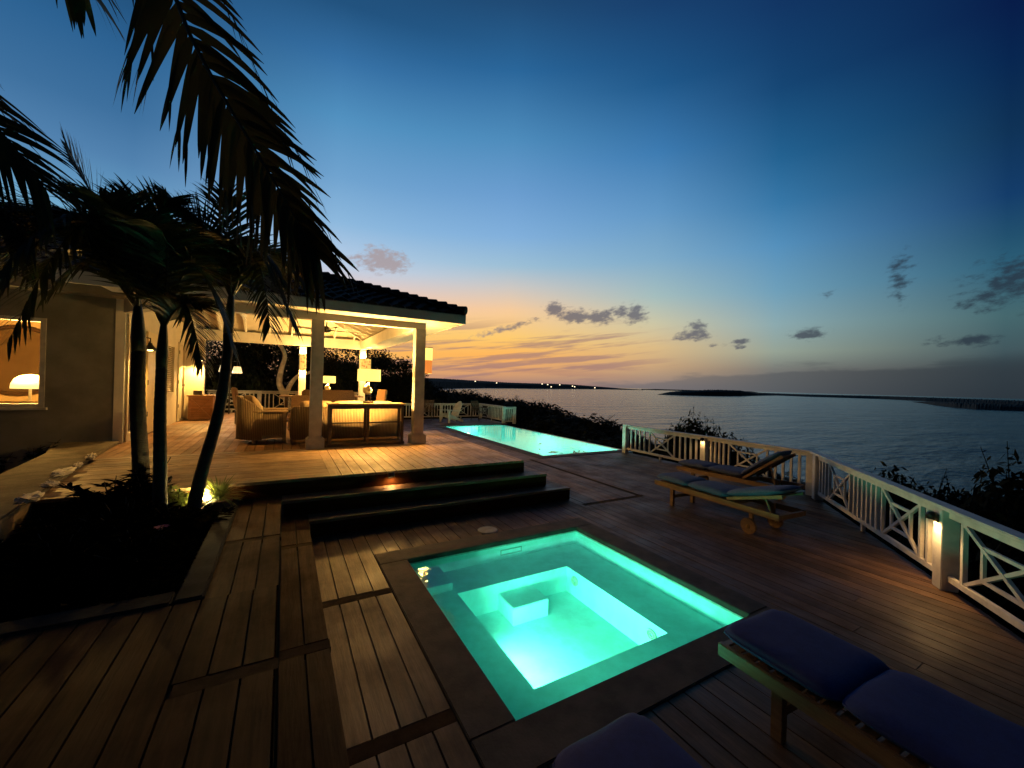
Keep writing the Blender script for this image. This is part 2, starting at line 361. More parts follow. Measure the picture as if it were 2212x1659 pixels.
# ------------------------------------------------------------------ builders
class MB:
    def __init__(s): s.v = []; s.f = []
    def add(s, vs, fs):
        o = len(s.v); s.v += [Vector(v) for v in vs]; s.f += [tuple(i + o for i in f) for f in fs]; return s
    def bx(s, x0, x1, y0, y1, z0, z1):
        return s.add([(x0, y0, z0), (x1, y0, z0), (x1, y1, z0), (x0, y1, z0), (x0, y0, z1), (x1, y0, z1), (x1, y1, z1), (x0, y1, z1)],
                     [(3, 2, 1, 0), (4, 5, 6, 7), (0, 1, 5, 4), (1, 2, 6, 5), (2, 3, 7, 6), (3, 0, 4, 7)])
    def box(s, c, d, rot=None):
        M = rot if rot is not None else Matrix.Identity(3)
        c = Vector(c); q = []
        for z in (-.5, .5):
            for x, y in ((-.5, -.5), (.5, -.5), (.5, .5), (-.5, .5)):
                q.append(c + M @ Vector((x * d[0], y * d[1], z * d[2])))
        return s.add(q, [(3, 2, 1, 0), (4, 5, 6, 7), (0, 1, 5, 4), (1, 2, 6, 5), (2, 3, 7, 6), (3, 0, 4, 7)])
    def bar(s, p, q, w, h, up=(0, 0, 1)):
        p, q = Vector(p), Vector(q); d = (q - p); L = d.length; d.normalize()
        u = Vector(up)
        if abs(d.dot(u)) > .98: u = Vector((0, 1, 0))
        sx = d.cross(u).normalized(); uz = sx.cross(d).normalized()
        M = Matrix((sx, d, uz)).transposed()
        return s.box((p + q) / 2, (w, L, h), M)
    def tube(s, pts, rad, n=8):
        pts = [Vector(p) for p in pts]
        if isinstance(rad, (int, float)): rad = [rad] * len(pts)
        o = len(s.v); prev = None
        for i, p in enumerate(pts):
            t = (pts[min(i + 1, len(pts) - 1)] - pts[max(i - 1, 0)]).normalized()
            a = prev if prev is not None else (Vector((1, 0, 0)) if abs(t.x) < .8 else Vector((0, 1, 0)))
            b = t.cross(a).normalized(); a = b.cross(t).normalized(); prev = a
            for k in range(n):
                an = 2 * math.pi * k / n
                s.v.append(p + (a * math.cos(an) + b * math.sin(an)) * rad[i])
        for i in range(len(pts) - 1):
            for k in range(n):
                s.f.append((o + i * n + k, o + i * n + (k + 1) % n, o + (i + 1) * n + (k + 1) % n, o + (i + 1) * n + k))
        s.f.append(tuple(o + k for k in range(n))[::-1]); s.f.append(tuple(o + (len(pts) - 1) * n + k for k in range(n)))
        return s
    def lathe(s, prof, c=(0, 0, 0), n=20, caps=True):
        o = len(s.v); c = Vector(c)
        for r, z in prof:
            for k in range(n):
                an = 2 * math.pi * k / n
                s.v.append(c + Vector((r * math.cos(an), r * math.sin(an), z)))
        for i in range(len(prof) - 1):
            for k in range(n):
                s.f.append((o + i * n + k, o + i * n + (k + 1) % n, o + (i + 1) * n + (k + 1) % n, o + (i + 1) * n + k))
        if caps:
            s.f.append(tuple(o + k for k in range(n))[::-1]); s.f.append(tuple(o + (len(prof) - 1) * n + k for k in range(n)))
        return s
    def prism(s, poly, z0, z1):
        n = len(poly); o = len(s.v)
        s.v += [Vector((x, y, z0)) for x, y in poly] + [Vector((x, y, z1)) for x, y in poly]
        s.f.append(tuple(o + i for i in range(n))[::-1]); s.f.append(tuple(o + n + i for i in range(n)))
        for i in range(n):
            j = (i + 1) % n; s.f.append((o + i, o + j, o + n + j, o + n + i))
        return s
    def quad(s, a, b, c, d): return s.add([a, b, c, d], [(0, 1, 2, 3)])
    def pad(s, c, d, rot=None, n=10, p=5., sag=0.):
        # soft cushion: flat middle, rounded seam all round
        M = rot if rot is not None else Matrix.Identity(3); c = Vector(c)
        def half(sg):
            o = len(s.v)
            for i in range(n + 1):
                for j in range(n + 1):
                    u, w = math.sin((i / n - .5) * math.pi), math.sin((j / n - .5) * math.pi)
                    # rounded corners in plan
                    k = max(1., (abs(u) ** 8 + abs(w) ** 8) ** (1 / 8) / max(abs(u), abs(w), 1e-6))
                    h = max(0, (1 - abs(u) ** p)) ** .5 * max(0, (1 - abs(w) ** p)) ** .5
                    s.v.append(c + M @ Vector((u / k * d[0] / 2, w / k * d[1] / 2, sg * h * d[2] / 2 + sag * mnoise.noise(Vector((u * 1.7 + c.x, w * 1.7 + c.y, sg))))))
            for i in range(n):
                for j in range(n):
                    q = (o + i * (n + 1) + j, o + (i + 1) * (n + 1) + j, o + (i + 1) * (n + 1) + j + 1, o + i * (n + 1) + j + 1)
                    s.f.append(q if sg > 0 else q[::-1])
        half(1); half(-1); return s
    def build(s, name, mt, parent=None, smooth=False, bevel=0., local=False, weld=False, seg=2):
        me = bpy.data.meshes.new(name)
        off = Vector((0, 0, 0))
        if parent is not None and not local:
            p = parent
            while p is not None: off += p.location; p = p.parent
        me.from_pydata([v - off for v in s.v], [], s.f)
        bm = bmesh.new(); bm.from_mesh(me)
        if weld: bmesh.ops.remove_doubles(bm, verts=bm.verts, dist=1e-4)
        if bevel:
            bmesh.ops.bevel(bm, geom=list(bm.edges), offset=bevel, segments=seg, affect='EDGES', clamp_overlap=True)
        bm.to_mesh(me); bm.free()
        if smooth:
            for p in me.polygons: p.use_smooth = True
        me.materials.append(mt)
        ob = bpy.data.objects.new(name, me); col.objects.link(ob)
        if parent is not None: ob.parent = parent
        return ob
def thing(name, label, cat, loc=(0, 0, 0), rz=0., group=None):
    o = bpy.data.objects.new(name, None); col.objects.link(o)
    o.location = loc; o.rotation_euler = (0, 0, rz); o.empty_display_size = .1
    o['label'] = label; o['category'] = cat
    if group: o['group'] = group
    return o
def tag(o, label, cat, group=None):
    o['label'] = label; o['category'] = cat
    if group: o['group'] = group
    return o
def struct(o, kind='structure'):
    o['kind'] = kind; return o
def dup(o, loc=None, rz=None, label=None, parent=None):
    c = o.copy(); col.objects.link(c); c.parent = parent
    if loc is not None: c.location = loc
    if rz is not None: c.rotation_euler = (0, 0, rz)
    if label: c['label'] = label
    for ch in list(o.children): dup(ch, parent=c)
    return c
def light(kind, loc, power, color=(1, .66, .28), radius=.05, parent=None, rot=None, angle=None, blend=.4, name='lamp_light'):
    d = bpy.data.lights.new(name, kind); d.energy = power; d.color = color
    if hasattr(d, 'shadow_soft_size'): d.shadow_soft_size = radius
    if kind == 'SPOT':
        d.spot_size = angle; d.spot_blend = blend
    o = bpy.data.objects.new(name, d); col.objects.link(o); o.location = loc
    if rot is not None: o.rotation_euler = rot
    if parent is not None:
        o.parent = parent; o.location = Vector(loc) - parent.location
    return o
WARM = (1.0, .53, .125)
RIS = .19
PZ = 3 * RIS

# ------------------------------------------------------------------ decks
random.seed(4)
def boards_y(name, x0, x1, y0f, y1f, z, mt, holes=(), w=.140, gap=.010, breaks=(), th=.035, rnd=.0):
    mb = MB(); x = x0
    while x < x1 - .01:
        xe = min(x + w, x1)
        cuts = sorted({x, xe} | {h[k] for h in holes for k in (0, 1) if x + .012 < h[k] < xe - .012})
        for a, b in zip(cuts[:-1], cuts[1:]):
            mid = (a + b) / 2
            ya0, ya1 = y0f(a), y0f(b); yb0, yb1 = y1f(a), y1f(b)
            segs = [(max(ya0, ya1) if False else None, None)]
            ivs = [(min(ya0, ya1), max(yb0, yb1))]
            for hx0, hx1, hy0, hy1 in holes:
                if hx0 < mid < hx1:
                    nv = []
                    for p, q in ivs:
                        if hy1 <= p or hy0 >= q: nv.append((p, q)); continue
                        if hy0 > p: nv.append((p, hy0))
                        if hy1 < q: nv.append((hy1, q))
                    ivs = nv
            for p, q in ivs:
                # butt joints scattered along the run
                j = p + random.uniform(1.2, 3.6); pts = [p]
                while j < q - .8: pts.append(j); j += random.uniform(2.4, 4.2)
                pts.append(q)
                for s0, s1 in zip(pts[:-1], pts[1:]):
                    e0 = s0 + (.002 if s0 != p else 0); e1 = s1 - (.002 if s1 != q else 0)
                    l0, l1 = (ya0, ya1) if (s0 == p and p == min(ya0, ya1)) else (e0, e0)
                    r0, r1 = (yb0, yb1) if (s1 == q and q == max(yb0, yb1)) else (e1, e1)
                    dz = random.uniform(-.0015, .0015)
                    mb.prism([(a, l0), (b - (gap if b == xe else 0), l1), (b - (gap if b == xe else 0), r1), (a, r0)], z - th, z + dz)
        x += w
    return struct(mb.build(name, mt))
def boards_x(name, x0, x1, y0, y1, z, mt, w=.140, gap=.007, th=.035):
    mb = MB(); y = y0
    while y < y1 - .01:
        ye = min(y + w, y1)
        p = x0; pts = [p]; j = x0 + random.uniform(.6, 1.8)
        while j < x1 - .5: pts.append(j); j += random.uniform(1.6, 2.8)
        pts.append(x1)
        for a, b in zip(pts[:-1], pts[1:]):
            mb.bx(a, b - .003, y, ye - (gap if ye < y1 else 0), z - th, z + random.uniform(-.0015, .0015))
        y += w
    return struct(mb.build(name, mt))

SPA_O = (.85, 3.55, 1.55, 4.29)     # outside of the coping
SPA_I = (1.12, 3.28, 1.83, 4.02)    # water
IP = (5.80, 8.62, 8.50, 16.0)
IPO = (5.50, 8.75, 8.22, 16.3)
edge2 = lambda x: max(-3.0, .67 + (x - 4.75) * .847) - .06
# breaker boards run across between the boards
BRK = [(.29, .85, 3.46, 3.56), (.29, .85, 1.98, 2.08), (4.0, 5.30, 4.70, 4.80), (5.18, 5.28, 4.8, 8.22)]
boards_y('deck', .293, 5.45, lambda x: edge2(x), lambda x: 5.07 if x < 4.0 else 19.35, 0, DECKN, holes=[SPA_O] + BRK)
boards_y('deck', 5.45, 8.40, lambda x: max(edge2(x), -3) if x < 8.09 else 3.4, lambda x: 19.35, 0, DECKY, holes=[IPO, (8.2, 8.62, 8.22, 16.3)] + BRK)
boards_y('deck', 2.7, 4.0, lambda x: 5.6 if x < 3.45 else 5.07, lambda x: 19.35, -.001, DECKY, holes=[(2.0, 3.452, 5, 10.0)])
boards_y('deck', 8.40, 9.08, lambda x: 16.3, lambda x: 19.35, 0, DECKY)
mb = MB()
for b in BRK:
    mb.bx(b[0] + .004, b[1] - .004, b[2] + .005, b[3] - .005, -.035, -.0012)
struct(mb.build('deck', plain('breaker_board', (.042, .025, .013), .9, .3, 5, .3, 30, stretch=(2, 2, 2), spec=.05)))
# stair treads and the walkway, each one step up and wrapping round the corner
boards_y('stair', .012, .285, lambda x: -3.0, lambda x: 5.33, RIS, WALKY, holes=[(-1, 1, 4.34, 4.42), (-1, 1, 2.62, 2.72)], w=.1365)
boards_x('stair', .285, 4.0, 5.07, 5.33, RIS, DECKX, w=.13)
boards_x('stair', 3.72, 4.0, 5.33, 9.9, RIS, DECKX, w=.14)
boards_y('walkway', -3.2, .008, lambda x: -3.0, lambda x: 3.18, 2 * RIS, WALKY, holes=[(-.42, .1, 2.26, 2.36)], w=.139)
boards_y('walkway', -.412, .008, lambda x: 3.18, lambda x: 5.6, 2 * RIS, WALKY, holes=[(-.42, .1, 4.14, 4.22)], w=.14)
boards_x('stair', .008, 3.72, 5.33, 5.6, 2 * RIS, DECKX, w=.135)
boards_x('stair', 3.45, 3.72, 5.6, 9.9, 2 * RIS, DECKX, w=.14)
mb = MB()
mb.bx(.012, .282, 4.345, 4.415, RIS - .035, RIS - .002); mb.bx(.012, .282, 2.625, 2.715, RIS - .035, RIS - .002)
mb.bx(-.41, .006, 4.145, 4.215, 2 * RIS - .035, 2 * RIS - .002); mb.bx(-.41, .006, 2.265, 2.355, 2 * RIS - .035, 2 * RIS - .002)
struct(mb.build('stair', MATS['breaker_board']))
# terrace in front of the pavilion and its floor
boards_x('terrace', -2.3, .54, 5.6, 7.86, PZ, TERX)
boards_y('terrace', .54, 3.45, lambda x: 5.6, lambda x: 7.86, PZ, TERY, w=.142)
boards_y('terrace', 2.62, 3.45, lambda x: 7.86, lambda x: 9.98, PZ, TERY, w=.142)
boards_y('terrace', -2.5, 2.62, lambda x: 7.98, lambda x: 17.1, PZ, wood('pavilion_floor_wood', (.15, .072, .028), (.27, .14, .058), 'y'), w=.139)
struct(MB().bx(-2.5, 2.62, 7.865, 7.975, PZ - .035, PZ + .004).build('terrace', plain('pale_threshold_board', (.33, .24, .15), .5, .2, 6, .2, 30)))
# riser boards: the step wood darkened, shade on these faces put into the colour
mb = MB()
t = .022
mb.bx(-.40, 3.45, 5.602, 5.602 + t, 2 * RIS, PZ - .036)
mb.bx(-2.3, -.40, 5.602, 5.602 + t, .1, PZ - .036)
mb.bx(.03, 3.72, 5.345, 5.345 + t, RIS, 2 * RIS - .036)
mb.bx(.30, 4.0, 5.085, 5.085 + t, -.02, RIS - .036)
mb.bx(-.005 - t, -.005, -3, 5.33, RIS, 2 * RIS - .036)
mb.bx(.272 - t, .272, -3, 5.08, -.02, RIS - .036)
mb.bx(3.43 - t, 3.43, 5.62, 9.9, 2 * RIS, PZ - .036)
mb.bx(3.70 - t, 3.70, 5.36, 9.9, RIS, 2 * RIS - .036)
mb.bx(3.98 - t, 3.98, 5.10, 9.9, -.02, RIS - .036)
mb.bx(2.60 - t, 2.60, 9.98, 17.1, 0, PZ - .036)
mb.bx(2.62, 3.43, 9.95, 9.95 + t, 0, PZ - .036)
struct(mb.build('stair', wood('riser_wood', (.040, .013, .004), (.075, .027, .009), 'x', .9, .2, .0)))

# ------------------------------------------------------------------ spa pool
spa = thing('spa_pool', 'small square spa pool glowing green beside the wooden steps', 'pool', (2.2, 2.92, 0))
x0, x1, y0, y1 = SPA_I
wx0, wx1, wy0, wy1 = 1.48, 2.78, 2.20, 3.55
zb, zf = -.20, -.47
mb = MB()
zt = -.052
for (ax, ay), (bx_, by) in (((x0, y0), (x1, y0)), ((x1, y0), (x1, y1)), ((x1, y1), (x0, y1)), ((x0, y1), (x0, y0))):
    mb.quad((ax, ay, zb), (bx_, by, zb), (bx_, by, zt), (ax, ay, zt))
mb.quad((x0, y0, zb), (x0, y1, zb), (wx0, wy1, zb), (wx0, wy0, zb)); mb.quad((wx1, wy0, zb), (wx1, wy1, zb), (x1, y1, zb), (x1, y0, zb))
mb.quad((x0, y0, zb), (wx0, wy0, zb), (wx1, wy0, zb), (x1, y0, zb)); mb.quad((wx0, wy1, zb), (x0, y1, zb), (x1, y1, zb), (wx1, wy1, zb))
for (ax, ay), (bx_, by) in (((wx0, wy0), (wx1, wy0)), ((wx1, wy0), (wx1, wy1)), ((wx1, wy1), (wx0, wy1)), ((wx0, wy1), (wx0, wy0))):
    mb.quad((ax, ay, zf), (bx_, by, zf), (bx_, by, zb), (ax, ay, zb))
mb.quad((wx0, wy0, zf), (wx1, wy0, zf), (wx1, wy1, zf), (wx0, wy1, zf))
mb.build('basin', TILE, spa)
mb = MB()
for (ax, ay), (bx_, by) in (((x0, y0), (x1, y0)), ((x1, y0), (x1, y1)), ((x1, y1), (x0, y1)), ((x0, y1), (x0, y0))):
    mb.quad((ax, ay, zt), (bx_, by, zt), (bx_, by, -.035), (ax, ay, -.035))
mb.build('waterline_tile', TILE2, spa)
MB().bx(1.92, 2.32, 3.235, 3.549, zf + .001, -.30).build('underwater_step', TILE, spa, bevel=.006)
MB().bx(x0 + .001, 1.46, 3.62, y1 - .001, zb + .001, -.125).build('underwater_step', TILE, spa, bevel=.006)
ox0, ox1, oy0, oy1 = SPA_O
mb = MB(); zc0, zc1 = -.035, .012
def slabs(mb, a0, a1, fixed, horiz, n):
    st = (a1 - a0) / n
    for i in range(n):
        p, q = a0 + i * st + .002, a0 + (i + 1) * st - .002
        if horiz: mb.bx(p, q, fixed[0], fixed[1], zc0, zc1)
        else: mb.bx(fixed[0], fixed[1], p, q, zc0, zc1)
slabs(mb, ox0, ox1, (oy0, y0), True, 1); slabs(mb, ox0, ox1, (y1, oy1), True, 1)
slabs(mb, y0, y1, (ox0, x0), False, 1); slabs(mb, y0, y1, (x1, ox1), False, 1)
mb.build('coping', STONE, spa, bevel=.006)
SPAW = waterpool('spa_water', (.70, .99, .96), .14, 6.5)
MB().quad((x0, y0, -.05), (x1, y0, -.05), (x1, y1, -.05), (x0, y1, -.05)).build('water', SPAW, spa)
mb = MB()
mb.bx(2.19, 2.47, y1 - .012, y1 - .002, -.150, -.142); mb.bx(2.19, 2.47, y1 - .012, y1 - .002, -.098, -.090); mb.bx(2.19, 2.198, y1 - .012, y1 - .002, -.142, -.098); mb.bx(2.462, 2.47, y1 - .012, y1 - .002, -.142, -.098)
mb.build('skimmer', plain('skimmer_plastic', (.35, .5, .46), .5, .1), spa)
for yy in (3.40, 2.36):
    mb = MB()
    for rr, tt in ((.045, .010), (.022, .008)):
        ring = [(wx1 - .008, yy + rr * math.cos(a * math.pi / 8), -.30 + rr * .85 * math.sin(a * math.pi / 8)) for a in range(17)]
        mb.tube(ring, tt, 6)
    mb.build('jet', plain('jet_plastic', (.55, .62, .45), .4, .15), spa, smooth=True)
fx = MB(); fx.bx(wx0 + .001, wx0 + .02, 2.16 + .04, 3.0, -.335, -.235); fx.build('pool_light', emit('spa_lens', (.35, 1, .68), 3), spa)  # unseen lamp, lens stretched to a long strip to spread its light
_a = light('AREA', (wx0 + .03, 2.58, -.285), 36.0, (.20, 1.0, .58), 0, spa, (0, R(-101), 0))
_a.data.shape = 'RECTANGLE'; _a.data.size = .10; _a.data.size_y = .80; _a.data.spread = R(150)
lid = MB().lathe([(.115, 0), (.122, .004), (.122, .014), (.112, .019), (.06, .021), (.0, .021)], (2.2, 4.42, 0), 28, True).build('skimmer_lid', plain('lid_plastic', (.30, .28, .24), .6, .2, 9, .3, 40), None, smooth=False)
lid.data.transform(Matrix.Translation((-2.2, -4.42, 0))); lid.location = (2.21, 4.40, .001)
tag(lid, 'round pale skimmer lid set in the boards behind the spa', 'lid')

# ------------------------------------------------------------------ infinity pool
ip = thing('infinity_pool', 'long infinity pool glowing turquoise with an open seaward edge', 'pool', (7.2, 12.2, 0))
x0, x1, y0, y1 = IP; zf = -1.15
mb = MB()
for (ax, ay), (bx_, by) in (((x0, y0), (x1, y0)), ((x1, y0), (x1, y1)), ((x1, y1), (x0, y1)), ((x0, y1), (x0, y0))):
    mb.quad((ax, ay, zf), (bx_, by, zf), (bx_, by, -.03), (ax, ay, -.03))
mb.quad((x0, y0, zf), (x1, y0, zf), (x1, y1, zf), (x0, y1, zf))
mb.bx(x1 + .001, x1 + .16, y0 - .2, y1 + .2, -2.6, -.034)
mb.bx(x0 + .001, x0 + .45, y0 + .001, y1 - .001, zf + .001, -.55)
mb.build('basin', IPT, ip)
ox0, ox1, oy0, oy1 = IPO
mb = MB()
slabs(mb, ox0, x1 - .1, (oy0, y0), True, 6); slabs(mb, ox0, x1 + .1, (y1, oy1), True, 6); slabs(mb, y0, y1, (ox0, x0), False, 13)
mb.build('coping', STONE, ip, bevel=.006)
IPW = waterpool('infinity_water', (.62, .98, .95), .22, 2.6)
MB().quad((x0, y0, -.028), (x1 + .1, y0, -.028), (x1 + .1, y1, -.028), (x0, y1, -.028)).build('water', IPW, ip)
mb = MB(); mb.tube([(6.95, y1 - .001, -.42), (6.95, y1 - .03, -.42)], .10, 20); mb.build('pool_light', emit('pool_lens', (1.0, .85, .45), 9), ip)
for px_, py_, pw in ((6.95, 15.6, 52), (7.6, 12.4, 100), (7.3, 9.6, 140)):
    light('POINT', (px_, py_, -.5), pw, (.34, 1.0, .78), .12, ip)

# ------------------------------------------------------------------ pavilion
FY, BY = 8.0, 14.8            # column lines
BZ = 2.87                     # underside of the beams
pav = thing('pavilion', 'open sided white pavilion with dark tiled hip roof, lit warm inside', 'pavilion', (0, 11, PZ))
for cx in (.50, 2.36):
    for cy in (FY, BY):
        c = MB().bx(cx - .10, cx + .10, cy - .10, cy + .10, PZ + .18, BZ).build('column', WHITE2 if cy == FY else WHITE, pav, bevel=.008)
        pl = MB().bx(cx - .145, cx + .145, cy - .145, cy + .145, PZ + .005, PZ + .18)
        pl.bx(cx - .122, cx + .122, cy - .122, cy + .122, PZ + .18, PZ + .205)
        pl.build('plinth', WHITE2, c, bevel=.006)
MB().bx(-1.6, 2.46, FY - .09, FY + .09, BZ, BZ + .30).build('beam', WHITE, pav, bevel=.006)
MB().bar((-1.52, FY + .0, BZ + .16), (-2.42, 9.56, BZ + .16), .16, .28).build('beam', WHITE, pav, bevel=.006)
MB().bx(-2.5, 2.46, BY - .09, BY + .09, BZ + .02, BZ + .34).build('beam', WHITE, pav, bevel=.006)
MB().bx(2.27, 2.45, FY + .095, BY - .095, BZ + .01, BZ + .30).build('beam', WHITE, pav, bevel=.006)
# hip roof: eave rectangle and ridge
EX0, EX1, EY0, EY1 = -3.4, 3.10, 7.38, 15.42
EZ = 3.17; SL = .365
HR = (EY1 - EY0) / 2
ridge_z = EZ + HR * SL
rx1 = EX1 - HR
ymid = (EY0 + EY1) / 2
def course(mb, side, n=13):
    # tile courses: each a strip of barrel tiles, lapped over the one below
    for i in range(n):
        t0, t1 = i / n * HR, (i + 1) / n * HR + .05
        zz0, zz1 = EZ + t0 * SL + .035, EZ + t1 * SL
        def pt(s, t, z):
            if side == 'front': return (s, EY0 + t, z)
            if side == 'back': return (s, EY1 - t, z)
            return (EX1 - t, s, z)
        if side == 'right': a0, a1 = EY0 + t0, EY1 - t0
        else: a0, a1 = EX0, EX1 - t0
        k = max(1, int((a1 - a0) / .24)); w = (a1 - a0) / k
        for j in range(k):
            s0, s1 = a0 + j * w, a0 + (j + 1) * w - .006
            sm = (s0 + s1) / 2
            j0 = random.uniform(-.006, .006)
            vs = [pt(s0, t0, zz0 - .03), pt(sm, t0, zz0 + .025 + j0), pt(s1, t0, zz0 - .03), pt(s0, t1, zz1 - .02), pt(sm, t1, zz1 + .03 + j0), pt(s1, t1, zz1 - .02), pt(s0, t0, zz0 - .06), pt(s1, t0, zz0 - .06)]
            mb.add(vs, [(0, 1, 4, 3), (1, 2, 5, 4), (6, 7, 2, 1, 0)])
mb = MB()
for sd in ('front', 'right', 'back'): course(mb, sd)
for i in range(26):
    f0, f1 = i / 26, (i + 1) / 26 + .012
    for ys in (1, -1):
        p0 = Vector((EX1 - f0 * HR, (EY0 if ys > 0 else EY1) + ys * f0 * HR, EZ + f0 * HR * SL + .075))
        p1 = Vector((EX1 - f1 * HR, (EY0 if ys > 0 else EY1) + ys * f1 * HR, EZ + f1 * HR * SL + .045))
        mb.tube([p0 + Vector((0, 0, random.uniform(-.006, .006))), p1], [.085, .062], 8)
for i in range(10):
    mb.tube([(rx1 - i * .28, ymid, ridge_z + .05), (rx1 - (i + 1.1) * .28, ymid, ridge_z + .04)], [.085, .07], 8)
mb.build('roof', ROOF, pav)
# underside: boarded ceiling following the slopes, rafters, collar ties, soffit, fascia
def zc(t): return EZ - .10 + t * SL
CEIL = plain('ceiling_boards', (.74, .68, .56), .6, .08, 3, .1, 30)
mb = MB()
mb.add([(EX0, EY0 + .02, zc(0)), (EX1 - .02, EY0 + .02, zc(0)), (rx1, ymid, zc(HR)), (EX0, ymid, zc(HR))], [(3, 2, 1, 0)])
mb.add([(EX0, EY1 - .02, zc(0)), (EX1 - .02, EY1 - .02, zc(0)), (rx1, ymid, zc(HR)), (EX0, ymid, zc(HR))], [(0, 1, 2, 3)])
mb.add([(EX1 - .02, EY0 + .02, zc(0)), (EX1 - .02, EY1 - .02, zc(0)), (rx1, ymid, zc(HR))], [(2, 1, 0)])
mb.build('ceiling', CEIL, pav)
xs = [-2.3 + .62 * i for i in range(9)]
for x in xs:
    tr = min(HR, EX1 - x)
    for ys, ye in ((EY0, 1), (EY1, -1)):
        MB().bar((x, ys + ye * .68, zc(.68) - .075), (x, ys + ye * (tr - .03), zc(tr - .03) - .075), .05, .13).build('rafter', WHITE, pav)
for y in [EY0 + .95 + .62 * i for i in range(11)]:
    tr = min(y - EY0, EY1 - y)
    if tr > .75: MB().bar((EX1 - .68, y, zc(.68) - .075), (EX1 - tr + .03, y, zc(tr - .03) - .075), .05, .13).build('rafter', WHITE, pav)
for ys, ye in ((EY0, 1), (EY1, -1)):
    MB().bar((EX1 - .68, ys + ye * .68, zc(.68) - .09), (rx1 + .03, ymid - ye * .03, zc(HR) - .09), .07, .16).build('hip_rafter', WHITE, pav)
MB().bar((rx1, ymid, zc(HR) - .12), (-2.4, ymid, zc(HR) - .12), .06, .2).build('ridge_beam', WHITE, pav)
for x in (-1.06, .18):
    MB().bar((x + .06, FY + 1.3, 3.50), (x + .06, BY - 1.3, 3.50), .06, .16).build('collar_tie', WHITE, pav)
mb = MB()
mb.bx(-2.2, EX1 - .03, EY0 + .03, FY - .092, BZ + .125, BZ + .14); mb.bx(2.462, EX1 - .03, FY - .092, EY1 - .03, BZ + .126, BZ + .141); mb.bx(-2.4, 2.46, BY + .095, EY1 - .03, BZ + .127, BZ + .142)
mb.build('soffit', WHITE, pav)
mb = MB()
mb.bx(-2.6, EX1, EY0, EY0 + .028, BZ + .11, EZ - .01); mb.bx(EX1 - .028, EX1 - .0005, EY0 + .0285, EY1, BZ + .11, EZ - .01); mb.bx(-2.6, EX1 - .03, EY1 - .028, EY1 - .001, BZ + .11, EZ - .01)
mb.build('fascia', WHITE, pav)
# ceiling fan
fan = thing('ceiling_fan', 'dark ceiling fan with brown blades hanging under the pavilion ridge', 'fan', (.88, 11.0, 3.05))
MB().lathe([(.02, .0), (.09, .02), (.115, .07), (.09, .13), (.03, .16)], (.88, 11, 2.98), 20).build('motor', METAL, fan, smooth=True)
MB().tube([(.88, 11, 3.12), (.88, 11, 4.0)], .014, 8).build('rod', METAL, fan)
for k in range(4):
    a = R(12 + 90 * k); d = Vector((math.cos(a), math.sin(a), 0)); n = Vector((-d.y, d.x, 0))
    mb = MB(); c0 = Vector((.88, 11, 3.045))
    pts = [(.10, .035), (.22, .05), (.5, .075), (.72, .07), (.79, .03)]
    vs = []
    for r_, w_ in pts:
        vs += [c0 + d * r_ + n * w_ + Vector((0, 0, .012)), c0 + d * r_ - n * w_ - Vector((0, 0, .012))]
    vs2 = [v + Vector((0, 0, .010)) for v in vs]
    N = len(vs); fs = []
    for i in range(len(pts) - 1):
        fs += [(2*i, 2*i+1, 2*i+3, 2*i+2), (N+2*i+2, N+2*i+3, N+2*i+1, N+2*i), (2*i, 2*i+2, N+2*i+2, N+2*i), (2*i+3, 2*i+1, N+2*i+1, N+2*i+3)]
    mb.add(vs + vs2, fs); mb.build('blade', DARKW, fan)

# ------------------------------------------------------------------ house
HY = 9.64
hs = thing('house', 'pale plastered house wing with a lit window beside the palms', 'house', (-4, 11, PZ))
WZ0, WZ1, WX = 1.24, 2.68, -3.47
mb = MB()
mb.bx(WX, -2.5, HY, HY + .2, .0, 3.16); mb.bx(-7.5, -5.3, HY, HY + .2, 0, 3.16)
mb.bx(-5.3, WX, HY, HY + .2, 0, WZ0); mb.bx(-5.3, WX, HY, HY + .2, WZ1, 3.16)
mb.build('wall', PLAST, hs)
TRIM = plain('door_paint', (.56, .50, .38), .5, .08, 5, .1, 30)
MB().bx(-2.62, -2.492, HY - .012, HY - .001, .5, 3.16).build('corner_trim', WHITE, hs)
w = MB()
w.bx(WX - .06, WX + .005, HY - .02, HY + .1, WZ0 - .02, WZ1 + .02); w.bx(-5.3, WX - .06, HY - .02, HY + .1, WZ1 - .04, WZ1 + .02); w.bx(-5.3, WX - .06, HY - .02, HY + .1, WZ0 - .02, WZ0 + .04)
wf = w.build('window', WHITE2, hs)
MB().quad((-5.3, HY + .06, WZ0), (WX - .05, HY + .06, WZ0), (WX - .05, HY + .06, WZ1), (-5.3, HY + .06, WZ1)).build('pane', PANE, wf)
MB().bx(-5.3, WX + .05, HY - .07, HY - .021, WZ0 - .06, WZ0 - .02).build('sill', WHITE2, wf)
# room behind the window
ROOM = plain('room_paint', (.60, .46, .26), .8, .06, 3, .1, 30)
mb = MB()
mb.bx(-7.4, -2.72, 13.2, 13.3, PZ, 3.15); mb.bx(-2.74, -2.70, HY + .21, 13.19, PZ, 3.15); mb.bx(-7.4, -2.75, HY + .21, 13.19, 3.10, 3.15); mb.bx(-7.4, -2.75, HY + .21, 13.19, PZ - .05, PZ); mb.bx(-7.5, -7.4, HY + .21, 13.19, PZ, 3.15)
mb.build('room', ROOM, hs)
